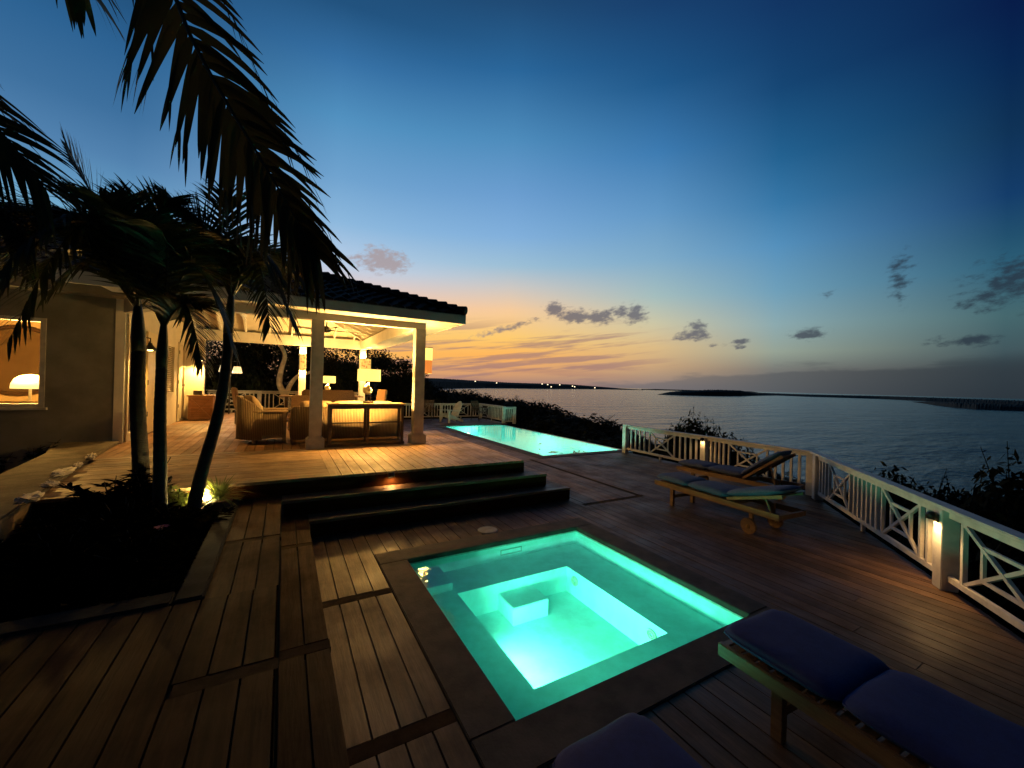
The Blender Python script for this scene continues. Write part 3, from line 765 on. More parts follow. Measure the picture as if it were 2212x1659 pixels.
# wall along the side of the pavilion with doors
SX = -2.5
ops = [(9.76, 10.72, PZ, 2.72), (12.35, 13.30, 1.35, 2.6), (13.75, 14.55, PZ, 2.72)]
mb = MB(); y = HY + .201
for a, b, c0, c1 in ops:
    mb.bx(SX - .19, SX, y, a, .2, 3.3)
    if c0 > PZ: mb.bx(SX - .19, SX, a, b, .2, c0)
    mb.bx(SX - .19, SX, a, b, c1, 3.3); y = b
mb.bx(SX - .19, SX, y, BY + .1, .2, 3.3)
mb.bx(SX + .001, -2.06, BY - .085, BY + .095, .3, BZ + .018)
mb.build('wall', plain('side_wall_plaster', (.56, .50, .38), .75, .08, 3, .2, 50), hs)
for (a, b, c0, c1), kind in zip(ops, ('glass', 'window', 'panel')):
    mb = MB(); e = .07
    mb.bx(SX - .06, SX + .03, a + .001, a + e, c0, c1 - .001); mb.bx(SX - .06, SX + .03, b - e, b - .001, c0, c1 - .001); mb.bx(SX - .06, SX + .03, a + e, b - e, c1 - e, c1 - .001)
    mb.bx(SX - .06, SX + .029, a + e, b - e, c0, c0 + (.04 if kind != 'glass' else .16))
    if kind == 'glass':
        d = mb.build('door', TRIM, hs, bevel=.004)
        MB().quad((SX - .02, a + e, c0 + .1), (SX - .02, b - e, c0 + .1), (SX - .02, b - e, c1 - e), (SX - .02, a + e, c1 - e)).build('pane', PANE, d)
        MB().tube([(SX + .03, b - .10, 1.55), (SX + .07, b - .10, 1.55), (SX + .07, b - .20, 1.55)], .012, 8).build('handle', METAL, d)
    elif kind == 'window':
        d = mb.build('window', TRIM, hs, bevel=.004)
        mb = MB()
        for k in range(24): mb.box((SX - .03, (a + b) / 2, c0 + .08 + k * .047), (.05, b - a - .16, .008), Matrix.Rotation(R(35), 3, 'Y'))
        mb.build('shutter', TRIM, d)
    else:
        mb.bx(SX - .045, SX - .02, a + e, b - e, c0 + .04, c1 - e)
        d = mb.build('door', TRIM, hs, bevel=.004)
        for k in range(3): MB().bx(SX - .0195, SX - .006, a + .15, b - .15, c0 + .14 + k * .66, c0 + .72 + k * .66).build('panel', TRIM, d, bevel=.008)
        for z in (.95, 1.6, 2.4): MB().bx(SX + .03, SX + .04, a + .02, a + .05, z, z + .09).build('hinge', METAL, d)
        MB().tube([(SX - .02, b - .12, 1.55), (SX + .05, b - .12, 1.55), (SX + .05, b - .22, 1.55)], .012, 8).build('handle', METAL, d)
# open shutter leaf folded back on the wall between the doors
sh = MB().bx(SX + .012, SX + .05, 10.85, 11.75, PZ + .02, 2.70).build('door', plain('cream_door_paint', (.60, .47, .26), .5, .06, 4, .1, 30), hs, bevel=.006)
for z in (.95, 1.6, 2.4): MB().bx(SX + .0505, SX + .062, 10.87, 10.90, z, z + .10).build('hinge', METAL, sh)
# main roof over the wing: higher hip, mostly behind the palms
mb = MB()
RX0, RX1, RY0, RY1, RZ, RT = -9.0, -1.9, 8.9, 15.6, 3.2, 5.22
ym = (RY0 + RY1) / 2; hh = (RY1 - RY0) / 2
n = 14
for i in range(n):
    f0, f1 = i / n, (i + 1) / n + .01
    z0, z1 = RZ + (RT - RZ) * f0 + .05, RZ + (RT - RZ) * f1
    a, b = f0 * hh, f1 * hh
    mb.add([(RX0, RY0 + a, z0), (RX1 - a * .25, RY0 + a, z0), (RX1 - b * .25, RY0 + b, z1), (RX0, RY0 + b, z1), (RX0, RY0 + a, z0 - .08), (RX1 - a * .25, RY0 + a, z0 - .08)], [(0, 1, 2, 3), (4, 5, 1, 0)])
    mb.add([(RX1 - a * .25, RY0 + a, z0), (RX1 - a * .25, RY1 - a, z0), (RX1 - b * .25, RY1 - b, z1), (RX1 - b * .25, RY0 + b, z1)], [(0, 1, 2, 3)])
    mb.add([(RX0, RY1 - a, z0), (RX1 - a * .25, RY1 - a, z0), (RX1 - b * .25, RY1 - b, z1), (RX0, RY1 - b, z1)], [(3, 2, 1, 0)])
rf = mb.build('roof', ROOF, hs)
ch = MB().bx(-2.75, -2.32, 11.4, 11.85, 4.6, 5.30); ch.bx(-2.80, -2.27, 11.35, 11.90, 5.30, 5.37)
ch.build('chimney', CONC, rf, bevel=.01)
mb = MB(); mb.bx(-7.5, RX1 + .0, RY0 - .02, RY0 + .02, RZ - .12, RZ + .03); mb.bx(-7.5, RX1 - .06, RY0 + .021, HY - .001, RZ - .06, RZ - .04)
mb.build('eave_board', PLAST, hs)
# furniture seen through the window
lr = thing('table_lamp', 'domed lamp glowing inside the lit house window', 'lamp', (-4.05, 10.75, 1.25))
MB().lathe([(.06, 0), (.07, .02), (.02, .05), (.02, .25)], (-4.05, 10.75, 1.25), 16).build('base', SHELL, lr, smooth=True)
MB().lathe([(.24, 0), (.235, .08), (.20, .17), (.13, .235), (.02, .26)], (-4.05, 10.75, 1.50), 24).build('shade', emit('room_shade', (1.0, .76, .26), 1.6), lr, smooth=True)
light('POINT', (-4.05, 10.5, 2.1), 380, WARM, .12, lr)
sb = thing('sideboard', 'dark low sideboard standing inside the lit house window', 'sideboard', (-4.6, 10.75, PZ))
MB().bx(-5.6, -3.75, 10.5, 11.0, PZ + .06, 1.22).build('body', DARKW, sb, bevel=.008); MB().bx(-5.64, -3.71, 10.46, 11.04, 1.221, 1.25).build('top', DARKW, sb, bevel=.005)
ac = thing('mirror', 'big round mirror on the wall seen through the lit house window', 'mirror', (-5.2, 13.15, 2.0))
ring = [(-5.15 + .75 * math.cos(a * math.pi / 14), 13.16, 2.05 + .75 * math.sin(a * math.pi / 14)) for a in range(29)]
MB().tube(ring, .045, 8).build('frame', DARKW, ac, smooth=True)
mb = MB(); mb.add([(-5.15 + .74 * math.cos(a * math.pi / 14), 13.17, 2.05 + .74 * math.sin(a * math.pi / 14)) for a in range(28)], [tuple(range(28))])
mb.build('glass', plain('mirror_glass', (.25, .17, .09), .15, .1, 3, 0, 1, .6), ac)

# barn style wall lamps
def barn_lamp(loc, dirv, label, pw):
    loc = Vector(loc); d = Vector(dirv)
    r = thing('wall_lamp', label, 'lamp', loc, 0, 'dark cone wall lamps on the house')
    c = loc + d * .24
    MB().lathe([(.145, -.06), (.13, -.05), (.07, .0), (.035, .05), (.03, .08)], c, 20, caps=False).build('lamp_shade', METAL, r, smooth=True)
    MB().lathe([(.0, -.075), (.04, -.07), (.05, -.04), (.03, .0)], c, 14).build('bulb', BULB, r, smooth=True)
    MB().tube([loc, loc + Vector((0, 0, .12)), loc + d * .12 + Vector((0, 0, .19)), c + Vector((0, 0, .17)), c + Vector((0, 0, .07))], .011, 8).build('arm', METAL, r, smooth=True)
    light('SPOT', c + Vector((0, 0, -.09)), pw, WARM, .04, r, (0, 0, 0), R(150), .5)
    return r
barn_lamp((SX + .005, 10.12, 2.34), (1, 0, 0), 'cone wall lamp lit over the glazed house door', 130)
barn_lamp((-2.12, BY - .095, 2.32), (0, -1, 0), 'cone wall lamp lit over the small crate cabinet', 330)
# column lanterns
def lantern_lamp(loc, dirv, label, mt, pw, h=.52, r_=.085):
    loc = Vector(loc); d = Vector(dirv)
    r = thing('lantern', label, 'lantern', loc, 0, 'long lanterns on the pavilion columns')
    c = loc + d * (r_ + .012)
    MB().lathe([(r_, 0), (r_, h)], c, 24, caps=False).build('shade', mt, r, smooth=True)
    MB().lathe([(r_ + .004, 0), (r_ + .004, .012), (r_ - .01, .012), (r_ - .01, 0)], c + Vector((0, 0, h)), 24, caps=False).build('rim', METAL, r)
    MB().box(c - d * (r_ * .5 + .003), (.03 if d.x == 0 else r_, .03 if d.y == 0 else r_, .05)).build('bracket', METAL, r)
    light('POINT', c + d * .01 + Vector((0, 0, h + .05)), pw, WARM, .05, r)
    light('POINT', c + d * .01 + Vector((0, 0, -.06)), pw * .8, WARM, .05, r)
    return r, c
lantern_lamp((.50, BY - .10, 2.09), (0, -1, 0), 'tall printed lantern on the back left pavilion column', LANT, 40)
lantern_lamp((2.36, BY - .10, 2.05), (0, -1, 0), 'tall printed lantern behind the big shell lamp', LANT, 40)
lantern_lamp((2.46, BY, 2.05), (1, 0, 0), 'printed lantern round the outer side of the back right column', LANT, 40)
lr_, lc_ = lantern_lamp((2.46, FY + .02, 1.99), (1, 0, 0), 'orange woven lantern on the outer face of the front right column', LANTG, 40)
MB().lathe([(.0865, 0), (.0865, .25)], lc_ + Vector((0, 0, .268)), 24, caps=False).build('upper_shade', SHADE, lr_, smooth=True)

# ------------------------------------------------------------------ furniture under the roof
con = thing('console_table', 'dark console table standing behind the wicker sofa, shell lamp on top', 'table', (1.4, 8.15, PZ))
MB().bx(.70, 2.10, 7.96, 8.32, 1.345, 1.375).build('tabletop', LWOOD, con, bevel=.005)
for x in (.745, 1.40, 2.055):
    for y in (8.0, 8.28): MB().bx(x - .026, x + .026, y - .026, y + .026, PZ + .06, 1.344).build('leg', DARKW, con, bevel=.004)
MB().bx(.70, 2.10, 7.97, 8.31, PZ + .002, PZ + .06).build('shelf', DARKW, con, bevel=.004)
mb = MB(); mb.bx(.772, 2.03, 7.985, 8.01, 1.27, 1.343); mb.bx(.772, 2.03, 8.27, 8.295, 1.27, 1.343); mb.bx(.772, 2.03, 8.275, 8.29, PZ + .40, PZ + .425); mb.build('rail', DARKW, con)
def shell_lamp(x, y, z, s, label, pw):
    r = thing('shell_lamp', label, 'lamp', (x, y, z), 0, 'nautilus shell lamps with drum shades')
    MB().lathe([(.10 * s, 0), (.10 * s, .03 * s), (.08 * s, .035 * s)], (x, y, z + .001), 24).build('base', DARKW, r, smooth=False)
    for dx in (-.03, .03): MB().tube([(x + dx * s, y, z + .03 * s), (x + dx * s, y, z + .13 * s)], .011 * s, 8).build('stem', DARKW, r)
    # spiral shell: a tube on a growing log spiral, flared mouth
    pts, rad = [], []
    for i in range(60):
        a = i / 59 * 4.4 * math.pi; q = .012 * math.exp(.155 * a) * s
        pts.append((x + .0 - q * math.cos(a + .4) * .9, y, z + .245 * s + q * math.sin(a + .4) * .9)); rad.append(q * .52 * (1 + .10 * math.sin(a * 7)))
    MB().tube(pts, rad, 12).build('shell', SHELL, r, smooth=True)
    MB().tube([(x, y, z + .36 * s), (x, y, z + .47 * s)], .014 * s, 8).build('neck', DARKW, r)
    MB().lathe([(.215 * s, 0), (.212 * s, .23 * s)], (x, y, z + .42 * s), 28, caps=False).build('shade', SHADE, r, smooth=True)
    MB().lathe([(.0, 0), (.03 * s, .02 * s), (.035 * s, .05 * s), (0, .08 * s)], (x, y, z + .47 * s), 12).build('bulb', BULBS, r, smooth=True)
    light('POINT', (x, y, z + .62 * s), pw * .44, WARM, .06, r)
    light('POINT', (x, y + .0, z + .405 * s), pw * .46, WARM, .06, r)
    return r
shell_lamp(1.43, 8.15, 1.376, 1.0, 'large lit shell lamp with drum shade on the dark console', 720)
sofa = thing('sofa', 'long woven wicker sofa seen from behind, cream cushions along its back', 'sofa', (1.12, 8.95, PZ))
sx0, sx1, sy0, sy1 = .12, 2.18, 8.50, 9.40
MB().bx(sx0, sx1, sy0, sy0 + .12, PZ + .09, 1.28).build('backrest', WICK, sofa, bevel=.035, seg=3, smooth=True)
for x in (sx0, sx1 - .14): MB().bx(x, x + .14, sy0 + .121, sy1, PZ + .09, 1.19).build('armrest', WICK, sofa, bevel=.03, seg=3, smooth=True)
MB().bx(sx0 + .141, sx1 - .141, sy0 + .121, sy1 - .02, PZ + .09, PZ + .32).build('seat_base', WICK, sofa)
for x in (sx0 + .06, sx1 - .06):
    for y in (sy0 + .06, sy1 - .06): MB().bx(x - .03, x + .03, y - .03, y + .03, PZ + .002, PZ + .09).build('leg', TEAK, sofa)
mb = MB(); mb.bx(sx0 + .09, sx1 - .09, sy0 + .01, sy0 + .05, PZ + .045, PZ + .085); mb.build('stretcher', TEAKX, sofa)
for k in range(3):
    cx = sx0 + .44 + k * .595
    MB().pad((cx, sy0 + .55, PZ + .40), (.58, .66, .17), None).build('seat_cushion', CREAM, sofa, smooth=True, weld=True)
    MB().pad((cx, sy0 + .22, 1.20), (.57, .38, .19), Matrix.Rotation(R(78), 3, 'X')).build('back_cushion', CREAM, sofa, smooth=True, weld=True)
# wicker armchair, side on
arm = thing('armchair', 'curved wicker armchair with a round pillow, flat wooden armrest, left of the sofa', 'armchair', (-.36, 9.2, PZ))
def arc_wall(mb, c, r0, r1, a0, a1, zf0, zf1, n=14, zb=None):
    for i in range(n):
        q = []
        for a in (a0 + (a1 - a0) * i / n, a0 + (a1 - a0) * (i + 1) / n):
            t = (a - a0) / (a1 - a0)
            for r_ in (r0, r1):
                q.append((c[0] + r_ * math.cos(a), c[1] + r_ * math.sin(a), zf0(t))); q.append((c[0] + r_ * 1.02 * math.cos(a), c[1] + r_ * 1.02 * math.sin(a), zf1(t)))
        mb.add(q, [(0, 1, 5, 4), (2, 6, 7, 3), (1, 3, 7, 5), (0, 4, 6, 2), (0, 2, 3, 1), (4, 5, 7, 6)])
mb = MB(); arc_wall(mb, (-.34, 9.2), .36, .44, R(90), R(270), lambda t: PZ + .08, lambda t: 1.20 + .26 * math.sin(math.pi * t) ** .8, 18)
mb.build('backrest', WICK, arm, smooth=True, weld=True)
for y in (8.80, 9.56):
    MB().bx(-.36, .04, y, y + .05, PZ + .16, 1.165).build('side_panel', WICK, arm)
    MB().bx(-.50, .08, y - .05, y + .09, 1.166, 1.195).build('armrest', LWOOD, arm, bevel=.01)
    for x in (-.47, .02): MB().bx(x - .03, x + .03, y - .005, y + .055, PZ + .002, 1.165).build('leg', LWOOD, arm, bevel=.004)
    MB().bx(-.44, -.01, y + .001, y + .05, PZ + .10, PZ + .155).build('stretcher', LWOOD, arm)
MB().bx(-.55, .04, 8.86, 9.55, PZ + .18, PZ + .36).build('seat_base', WICK, arm, bevel=.01)
MB().pad((-.24, 9.2, PZ + .43), (.60, .64, .15)).build('seat_cushion', CREAM, arm, smooth=True, weld=True)
MB().pad((-.50, 9.17, 1.26), (.46, .46, .19), Matrix.Rotation(R(20), 3, 'Z') @ Matrix.Rotation(R(62), 3, 'Y'), p=3).build('pillow', CREAM, arm, smooth=True, weld=True)
# far side: high backed settee, dining table, chairs, second lamp
BRW = plain('brown_weave', (.17, .095, .045), .7, .25, 30, .6, 90)
st = thing('settee', 'brown high backed settee across the middle of the pavilion', 'settee', (1.05, 12.5, PZ))
mb = MB()
mb.bx(.42, 1.78, 12.40, 12.50, PZ + .12, 1.52); mb.build('backrest', BRW, st, bevel=.04, seg=3, smooth=True)
MB().bx(.44, 1.76, 12.501, 13.05, PZ + .14, PZ + .42).build('seat', BRW, st, bevel=.02)
for x in (.46, 1.70):
    for y in (12.42, 12.98): MB().bx(x, x + .05, y, y + .05, PZ + .002, PZ + .139).build('leg', DARKW, st)
dt = thing('dining_table', 'long wooden dining table behind the brown settee', 'table', (1.1, 13.4, PZ))
MB().bx(-.12, 2.15, 13.12, 13.75, 1.285, 1.32).build('tabletop', TEAKX, dt, bevel=.006)
for x in (.06, 1.95): 
    MB().bx(x - .04, x + .04, 13.25, 13.6, PZ + .06, 1.284).build('leg', DARKW, dt, bevel=.006); MB().bx(x - .06, x + .06, 13.14, 13.72, PZ + .002, PZ + .06).build('foot', DARKW, dt, bevel=.01)
MB().bx(.1, 1.9, 13.40, 13.46, PZ + .25, PZ + .33).build('stretcher', DARKW, dt)
shell_lamp(1.16, 13.3, 1.321, .92, 'smaller lit shell lamp on the dining table behind the settee', 560)
def dining_chair(x, y, rz, label, mt):
    r = thing('dining_chair', label, 'chair', (x, y, PZ), rz, 'upholstered chairs round the dining table')
    def B(*a): return MB().bx(*a)
    B(-.23, .23, -.23, .23, .36, .46).build('seat', mt, r, local=True, bevel=.02)
    MB().box((0, -.25, .70), (.46, .07, .55), Matrix.Rotation(R(9), 3, 'X')).build('backrest', mt, r, local=True, bevel=.022)
    for sx in (-.2, .2):
        for sy in (-.2, .2): B(sx - .022, sx + .022, sy - .022, sy + .022, .002, .359).build('leg', DARKW, r, local=True)
    return r
OR = plain('tan_fabric', (.50, .27, .12), .85, .1, 12, .3, 150)
dining_chair(-.86, 12.75, R(-75), 'brown upholstered chair at the left end of the dining table', BRW)
dining_chair(2.48, 13.1, R(115), 'tan upholstered chair at the right end of the dining table', OR)
dining_chair(.35, 11.1, R(172), 'low brown chair between the armchair and the settee', BRW).scale = (1, 1, .85)
sdt = thing('side_table', 'low dark coffee table in front of the wicker sofa', 'table', (1.1, 10.3, PZ))
MB().bx(.6, 1.6, 10.0, 10.6, PZ + .36, PZ + .40).build('tabletop', TEAKX, sdt, bevel=.006)
for x in (.66, 1.54):
    for y in (10.06, 10.54): MB().bx(x - .03, x + .03, y - .03, y + .03, PZ + .002, PZ + .359).build('leg', DARKW, sdt)
# crate cabinet with crossed front
cb = thing('cabinet', 'small reddish crate cabinet with a crossed front against the lit wall', 'cabinet', (-2.05, 14.4, PZ))
CAB = wood('red_brown_wood', (.20, .085, .035), (.34, .16, .07), 'x', .5, .1)
MB().bx(-2.32, -1.76, 14.18, 14.66, PZ + .02, 1.24).build('body', CAB, cb)
MB().bx(-2.36, -1.72, 14.13, 14.68, 1.241, 1.275).build('top', TEAKX, cb, bevel=.004)
mb = MB(); mb.bx(-2.32, -2.26, 14.155, 14.179, PZ + .02, 1.24); mb.bx(-1.82, -1.76, 14.155, 14.179, PZ + .02, 1.24); mb.bx(-2.26, -1.82, 14.155, 14.179, PZ + .02, PZ + .09); mb.bx(-2.26, -1.82, 14.155, 14.179, 1.17, 1.24)
mb.bar((-2.26, 14.167, PZ + .09), (-1.82, 14.167, 1.17), .022, .05, (0, 1, 0)); mb.bar((-1.82, 14.164, PZ + .09), (-2.26, 14.164, 1.17), .022, .05, (0, 1, 0))
mb.build('door', CAB, cb)
bxs = MB().bx(-2.24, -2.04, 14.3, 14.45, 1.276, 1.40).build('speaker', plain('black_plastic', (.02, .02, .02), .5, .1), None, bevel=.012)
tag(bxs, 'small black speaker sitting on the crate cabinet', 'speaker')
# white lanterns on a garden post behind the pavilion
gp = thing('garden_lamp', 'garden lamp with two white shades beyond the pavilion back wall', 'lamp', (-1.55, 16.4, PZ))
MB().tube([(-1.6, 16.4, PZ + .002), (-1.6, 16.4, 2.35)], .022, 8).build('pole', METAL, gp)
for dx, z in ((-.17, 1.98), (.20, 1.95)):
    MB().tube([(-1.6, 16.4, 2.33), (-1.6 + dx, 16.4, 2.36), (-1.6 + dx, 16.4, z + .2)], .012, 6).build('arm', METAL, gp)
    MB().lathe([(.15, 0), (.10, .22)], (-1.6 + dx, 16.4, z), 20, caps=False).build('lamp_shade', SHADEW, gp, smooth=True)
    light('POINT', (-1.6 + dx, 16.4, z - .05), 25, (1, .75, .4), .05, gp)

# ------------------------------------------------------------------ railings
def post_lamp(x, y, z, d, label, pw):
    # small hooded step lamp fixed to the face of a post, shining down
    r = thing('post_lamp', label, 'lamp', (x, y, z), 0, 'small hooded lamps on the railing posts')
    d = Vector(d).normalized(); c = Vector((x, y, z)) + d * .04
    n = Vector((-d.y, d.x, 0))
    M = Matrix((n, d, Vector((0, 0, 1)))).transposed()
    MB().lathe([(.0, .055), (.03, .05), (.045, .03), (.047, -.012), (.040, -.012), (.038, .02), (0, .02)], c, 18, caps=False).build('hood', METAL, r, smooth=True)
    MB().box(c - d * .03, (.05, .016, .07), M).build('bracket', METAL, r)
    MB().lathe([(0, -.006), (.034, -.004), (.034, .012), (0, .014)], c, 14).build('bulb', BULBS, r, smooth=True)
    light('SPOT', c + d * .012 + Vector((0, 0, -.014)), pw, (1, .56, .20), .03, r, (0, 0, 0), R(165), .7)
    return r
def railing(label, pts_layout, z0, group=None, h=.78, mt=WHITE2):
    """pts_layout: list of runs (p0, p1, items); items along the run: ('post', s) ('x', s0, s1) ('b', s)"""
    p00 = pts_layout[0][0]
    r = thing('railing', label, 'railing', (p00[0], p00[1], z0), 0, group)
    for p0, p1, items in pts_layout:
        a = Vector((p0[0], p0[1], z0)); b = Vector((p1[0], p1[1], z0)); d = (b - a); L = d.length; d.normalize()
        n = Vector((-d.y, d.x, 0)); M = Matrix((d, n, Vector((0, 0, 1)))).transposed()
        MB().box((a + b) / 2 + Vector((0, 0, h - .018)), (L + .12, .13, .034), M).build('handrail', mt, r, bevel=.008)
        posts = sorted([i[1] for i in items if i[0] == 'post'])
        for s0, s1 in zip(posts[:-1], posts[1:]):
            for nm, zz, hh in (('top_rail', h - .075, .055), ('bottom_rail', .12, .055)):
                MB().box(a + d * (s0 + s1) / 2 + Vector((0, 0, zz)), (s1 - s0 - .135, .042, hh), M).build(nm, mt, r, bevel=.004)
            if s1 - s0 > 1.4:
                MB().box(a + d * (s0 + s1) / 2 + Vector((0, 0, .047)), (.045, .04, .09), M).build('foot_block', mt, r)
        zt, zb_ = h - .104, .149
        for it in items:
            if it[0] == 'post':
                MB().box(a + d * it[1] + Vector((0, 0, (h - .036) / 2)), (.13, .13, h - .038), M).build('post', mt, r, bevel=.006)
            elif it[0] == 'b':
                MB().box(a + d * it[1] + Vector((0, 0, (zt + zb_) / 2)), (.038, .036, zt - zb_), M).build('baluster', mt, r)
            else:
                s0, s1 = it[1], it[2]; mb = MB(); W_ = s1 - s0; H_ = zt - zb_
                P = lambda u, v, k=0.: a + d * (s0 + u * W_) + n * k + Vector((0, 0, zb_ + v * H_))
                for u in (.02, .98): mb.bar(P(u, 0), P(u, 1), .034, .036, n)
                for u0, v0, u1, v1, k in ((.04, 0, .96, 1, .003), (.04, 1, .96, 0, -.003)): mb.bar(P(u0, v0, k), P(u1, v1, k), .030, .030, n)
                for u0, v0, u1, v1 in ((.26, .24, .74, .24), (.26, .76, .74, .76), (.26, .24, .26, .76), (.74, .24, .74, .76)): mb.bar(P(u0, v0), P(u1, v1), .030, .024, n)
                mb.build('lattice_panel', mt, r)
    return r
def fill(s0, s1, n):   # n balusters evenly between two points
    return [('b', s0 + (s1 - s0) * (k + 1) / (n + 1)) for k in range(n)]
# seaward railing of the near deck
railing('weathered white railing between the infinity pool and the deck corner, lamp on its middle post',
        [((8.30, 8.12), (8.10, 3.5), [('post', 0), ('post', 2.48), ('post', 4.62)] + fill(.06, .86, 4) + [('x', .86, 1.68)] + fill(1.68, 2.42, 4) + fill(2.55, 3.05, 4) + [('x', 3.05, 3.87)] + fill(3.87, 4.56, 4))], 0)
railing('weathered white railing running from the deck corner towards the near right, lamp on its post',
        [((8.02, 3.43), (3.75, -.175), [('post', .13 + .04), ('post', 3.40), ('post', 5.5)] + fill(.17, .66, 3) + [('x', .66, 1.42)] + fill(1.42, 2.26, 6) + [('x', 2.26, 3.04)] + fill(3.04, 3.36, 2) + fill(3.44, 3.66, 0) + [('x', 3.62, 4.55)] + fill(4.55, 5.44, 7))], 0)
post_lamp(8.145, 5.645, .685, (-1, 0, 0), 'hooded lamp lit on the railing post behind the far pair of loungers', 5)
_d = Vector((3.75 - 8.02, -.175 - 3.43, 0)).normalized(); _q = Vector((8.02, 3.43, 0)) + _d * 3.40
_nn = Vector((_d.y, -_d.x, 0))
if _nn.x > 0: _nn = -_nn
post_lamp(_q.x + _nn.x * .066, _q.y + _nn.y * .066, .655, _nn, 'hooded lamp lit on the nearest railing post at the right', 20)
# railing at the back of the pool
lay = [('post', 0), ('post', 2.1), ('post', 4.2), ('post', 6.35)]
for s in (0, 2.1, 4.2): lay += fill(s + .06, s + .62, 3) + [('x', s + .62, s + 1.48)] + fill(s + 1.48, s + 2.04, 3)
lay2 = [('post', .0), ('post', 2.6), ('x', .10, .95)] + fill(.95, 2.54, 9)
railing('white railing round the far end of the infinity pool deck', [((2.7, 19.30), (9.05, 19.30), lay), ((9.05, 19.22), (9.05, 16.62), lay2)], 0)
railing('short white railing end beside the far corner of the infinity pool', [((8.93, 16.48), (9.55, 16.48), [('post', .03), ('post', .60)] + fill(.095, .535, 3))], -.04, h=.80)
lay = [('post', 0), ('post', 1.63), ('post', 3.26), ('post', 4.9)]
for s in (0, 1.63, 3.26): lay += fill(s + .06, s + .42, 2) + [('x', s + .42, s + 1.22)] + fill(s + 1.22, s + 1.57, 2)
railing('white crossed railing along the back of the pavilion floor', [((-2.4, 17.0), (2.5, 17.0), lay)], PZ, None, .78, plain('dimmed_white_paint', (.22, .19, .14), .6, .15, 7, .2, 40))  # darker copy of the white paint, dimness at the back painted in
post_lamp(2.55, 16.92, PZ + .66, (.3, -1, 0), 'hooded lamp lit on the far railing post beside the front right column', 6)
# step lamp
post_lamp(1.30, 5.60, PZ - .055, (0, -1, 0), 'small hooded lamp lit on the top riser of the steps', 9)

# ------------------------------------------------------------------ loungers
def lounger(x, y, rz, label, back=12., cushback=True, w=.54, L=1.92, part=CUSH):
    r = thing('sun_lounger', label, 'sun lounger', (x, y, 0), rz, 'teak sun loungers with blue cushions')
    hw = w / 2; zt = .34
    def L_(*a): return MB().bx(*a)
    for s in (-1, 1):
        MB().bx(s * hw - .017, s * hw + .017, -L, .0, zt - .075, zt).build('side_rail', TEAK, r, local=True, bevel=.005)
        MB().bx(s * (hw - .045) - .022, s * (hw - .045) + .022, -.34, -.28, .002, zt - .004).build('leg', TEAK, r, local=True, bevel=.004)
        MB().bx(s * (hw - .045) - .02, s * (hw - .045) + .02, -1.58, -1.53, .10, zt - .004).build('leg', TEAK, r, local=True, bevel=.004)
        wh = MB(); cx = s * (hw + .01)
        wh.tube([(cx - .016, -1.555, .10), (cx + .016, -1.555, .10)], .098, 24)
        wo = wh.build('wheel', TEAK, r, local=True)
        MB().tube([(cx - .021, -1.555, .10), (cx + .021, -1.555, .10)], .022, 12).build('hub', plain('brass', (.45, .30, .12), .35, .1, 5, 0, 1, .9) if 'brass' not in MATS else MATS['brass'], wo, local=True)
    for yy in (-.017, -.36, -1.25, -L + .02): MB().bx(-hw + .018, hw - .018, yy - .016, yy + .016, zt - .07, zt - .012).build('crossbar', TEAKX, r, local=True)
    MB().bx(-hw + .068, hw - .068, -.325, -.295, .12, .17).build('crossbar', TEAKX, r, local=True)
    mb = MB()
    for k in range(16): mb.bx(-hw + .018, hw - .018, -.06 - k * .075 - .055, -.06 - k * .075, zt - .011, zt - .001)
    mb.build('slats', TEAKX, r, local=True)
    # raised back
    a = R(back); o = Vector((0, -1.22, zt + .012)); dv = Vector((0, -math.cos(a), math.sin(a))); nv = Vector((0, math.sin(a), math.cos(a)))
    M = Matrix((Vector((1, 0, 0)), -dv, nv)).transposed()
    mb = MB()
    for s in (-1, 1): mb.box(o + dv * .36 + Vector((s * (hw - .05), 0, 0)), (.03, .74, .04), M)
    for k in range(9): mb.box(o + dv * (.05 + k * .08) + nv * .012, (w - .075, .055, .012), M)
    mb.build('backrest', TEAK, r, local=True)
    if back > 5:
        e = o + dv * .5; MB().tube([(-hw + .08, e.y, e.z - .02), (-hw + .08, e.y - .08, zt - .03)], .012, 6).build('prop', TEAK, r, local=True)
    def piping(cu_, c, d0, d1, M):
        c = Vector(c); P = []
        for i in range(49):
            a_ = i / 48 * 2 * math.pi; ca, sa = math.cos(a_), math.sin(a_)
            k_ = (abs(ca) ** 8 + abs(sa) ** 8) ** (-1 / 8)
            P.append(c + M @ Vector((ca * k_ * d0 / 2, sa * k_ * d1 / 2, 0)))
        MB().tube(P, .006, 6).build('piping', part, cu_, local=True, smooth=True)
    cu = MB().pad((0, -.29, zt + .052), (w - .005, .60, .105), None, 16, 6, .010).build('cushion', part, r, local=True, smooth=True, weld=True)
    piping(cu, (0, -.29, zt + .052), w - .005, .60, Matrix.Identity(3))
    cu = MB().pad((0, -.90, zt + .052), (w - .005, .66, .105), None, 16, 6, .010).build('cushion', part, r, local=True, smooth=True, weld=True)
    piping(cu, (0, -.90, zt + .052), w - .005, .66, Matrix.Identity(3))
    cu = MB().pad(o + dv * .36 + nv * .066, (w - .01, .74, .10), M, 16, 6, .010).build('back_cushion', part, r, local=True, smooth=True, weld=True)
    piping(cu, o + dv * .36 + nv * .066, w - .01, .74, M)
    return r
lounger(5.50, 4.44, R(-3), 'teak lounger with slightly raised back, its wheel nearest the spa pool', 16, part=CUSH2)
lounger(6.86, 5.12, R(3), 'teak lounger with steeply raised back beside the white railing', 38, part=CUSH2)
lounger(2.52, 1.40, R(-3), 'large blue cushioned lounger in the near right corner by the spa', 8, w=.56)
lounger(1.13, 1.22, R(1), 'lounger cut off at the bottom edge, only its blue foot cushion showing', 8, w=.5)

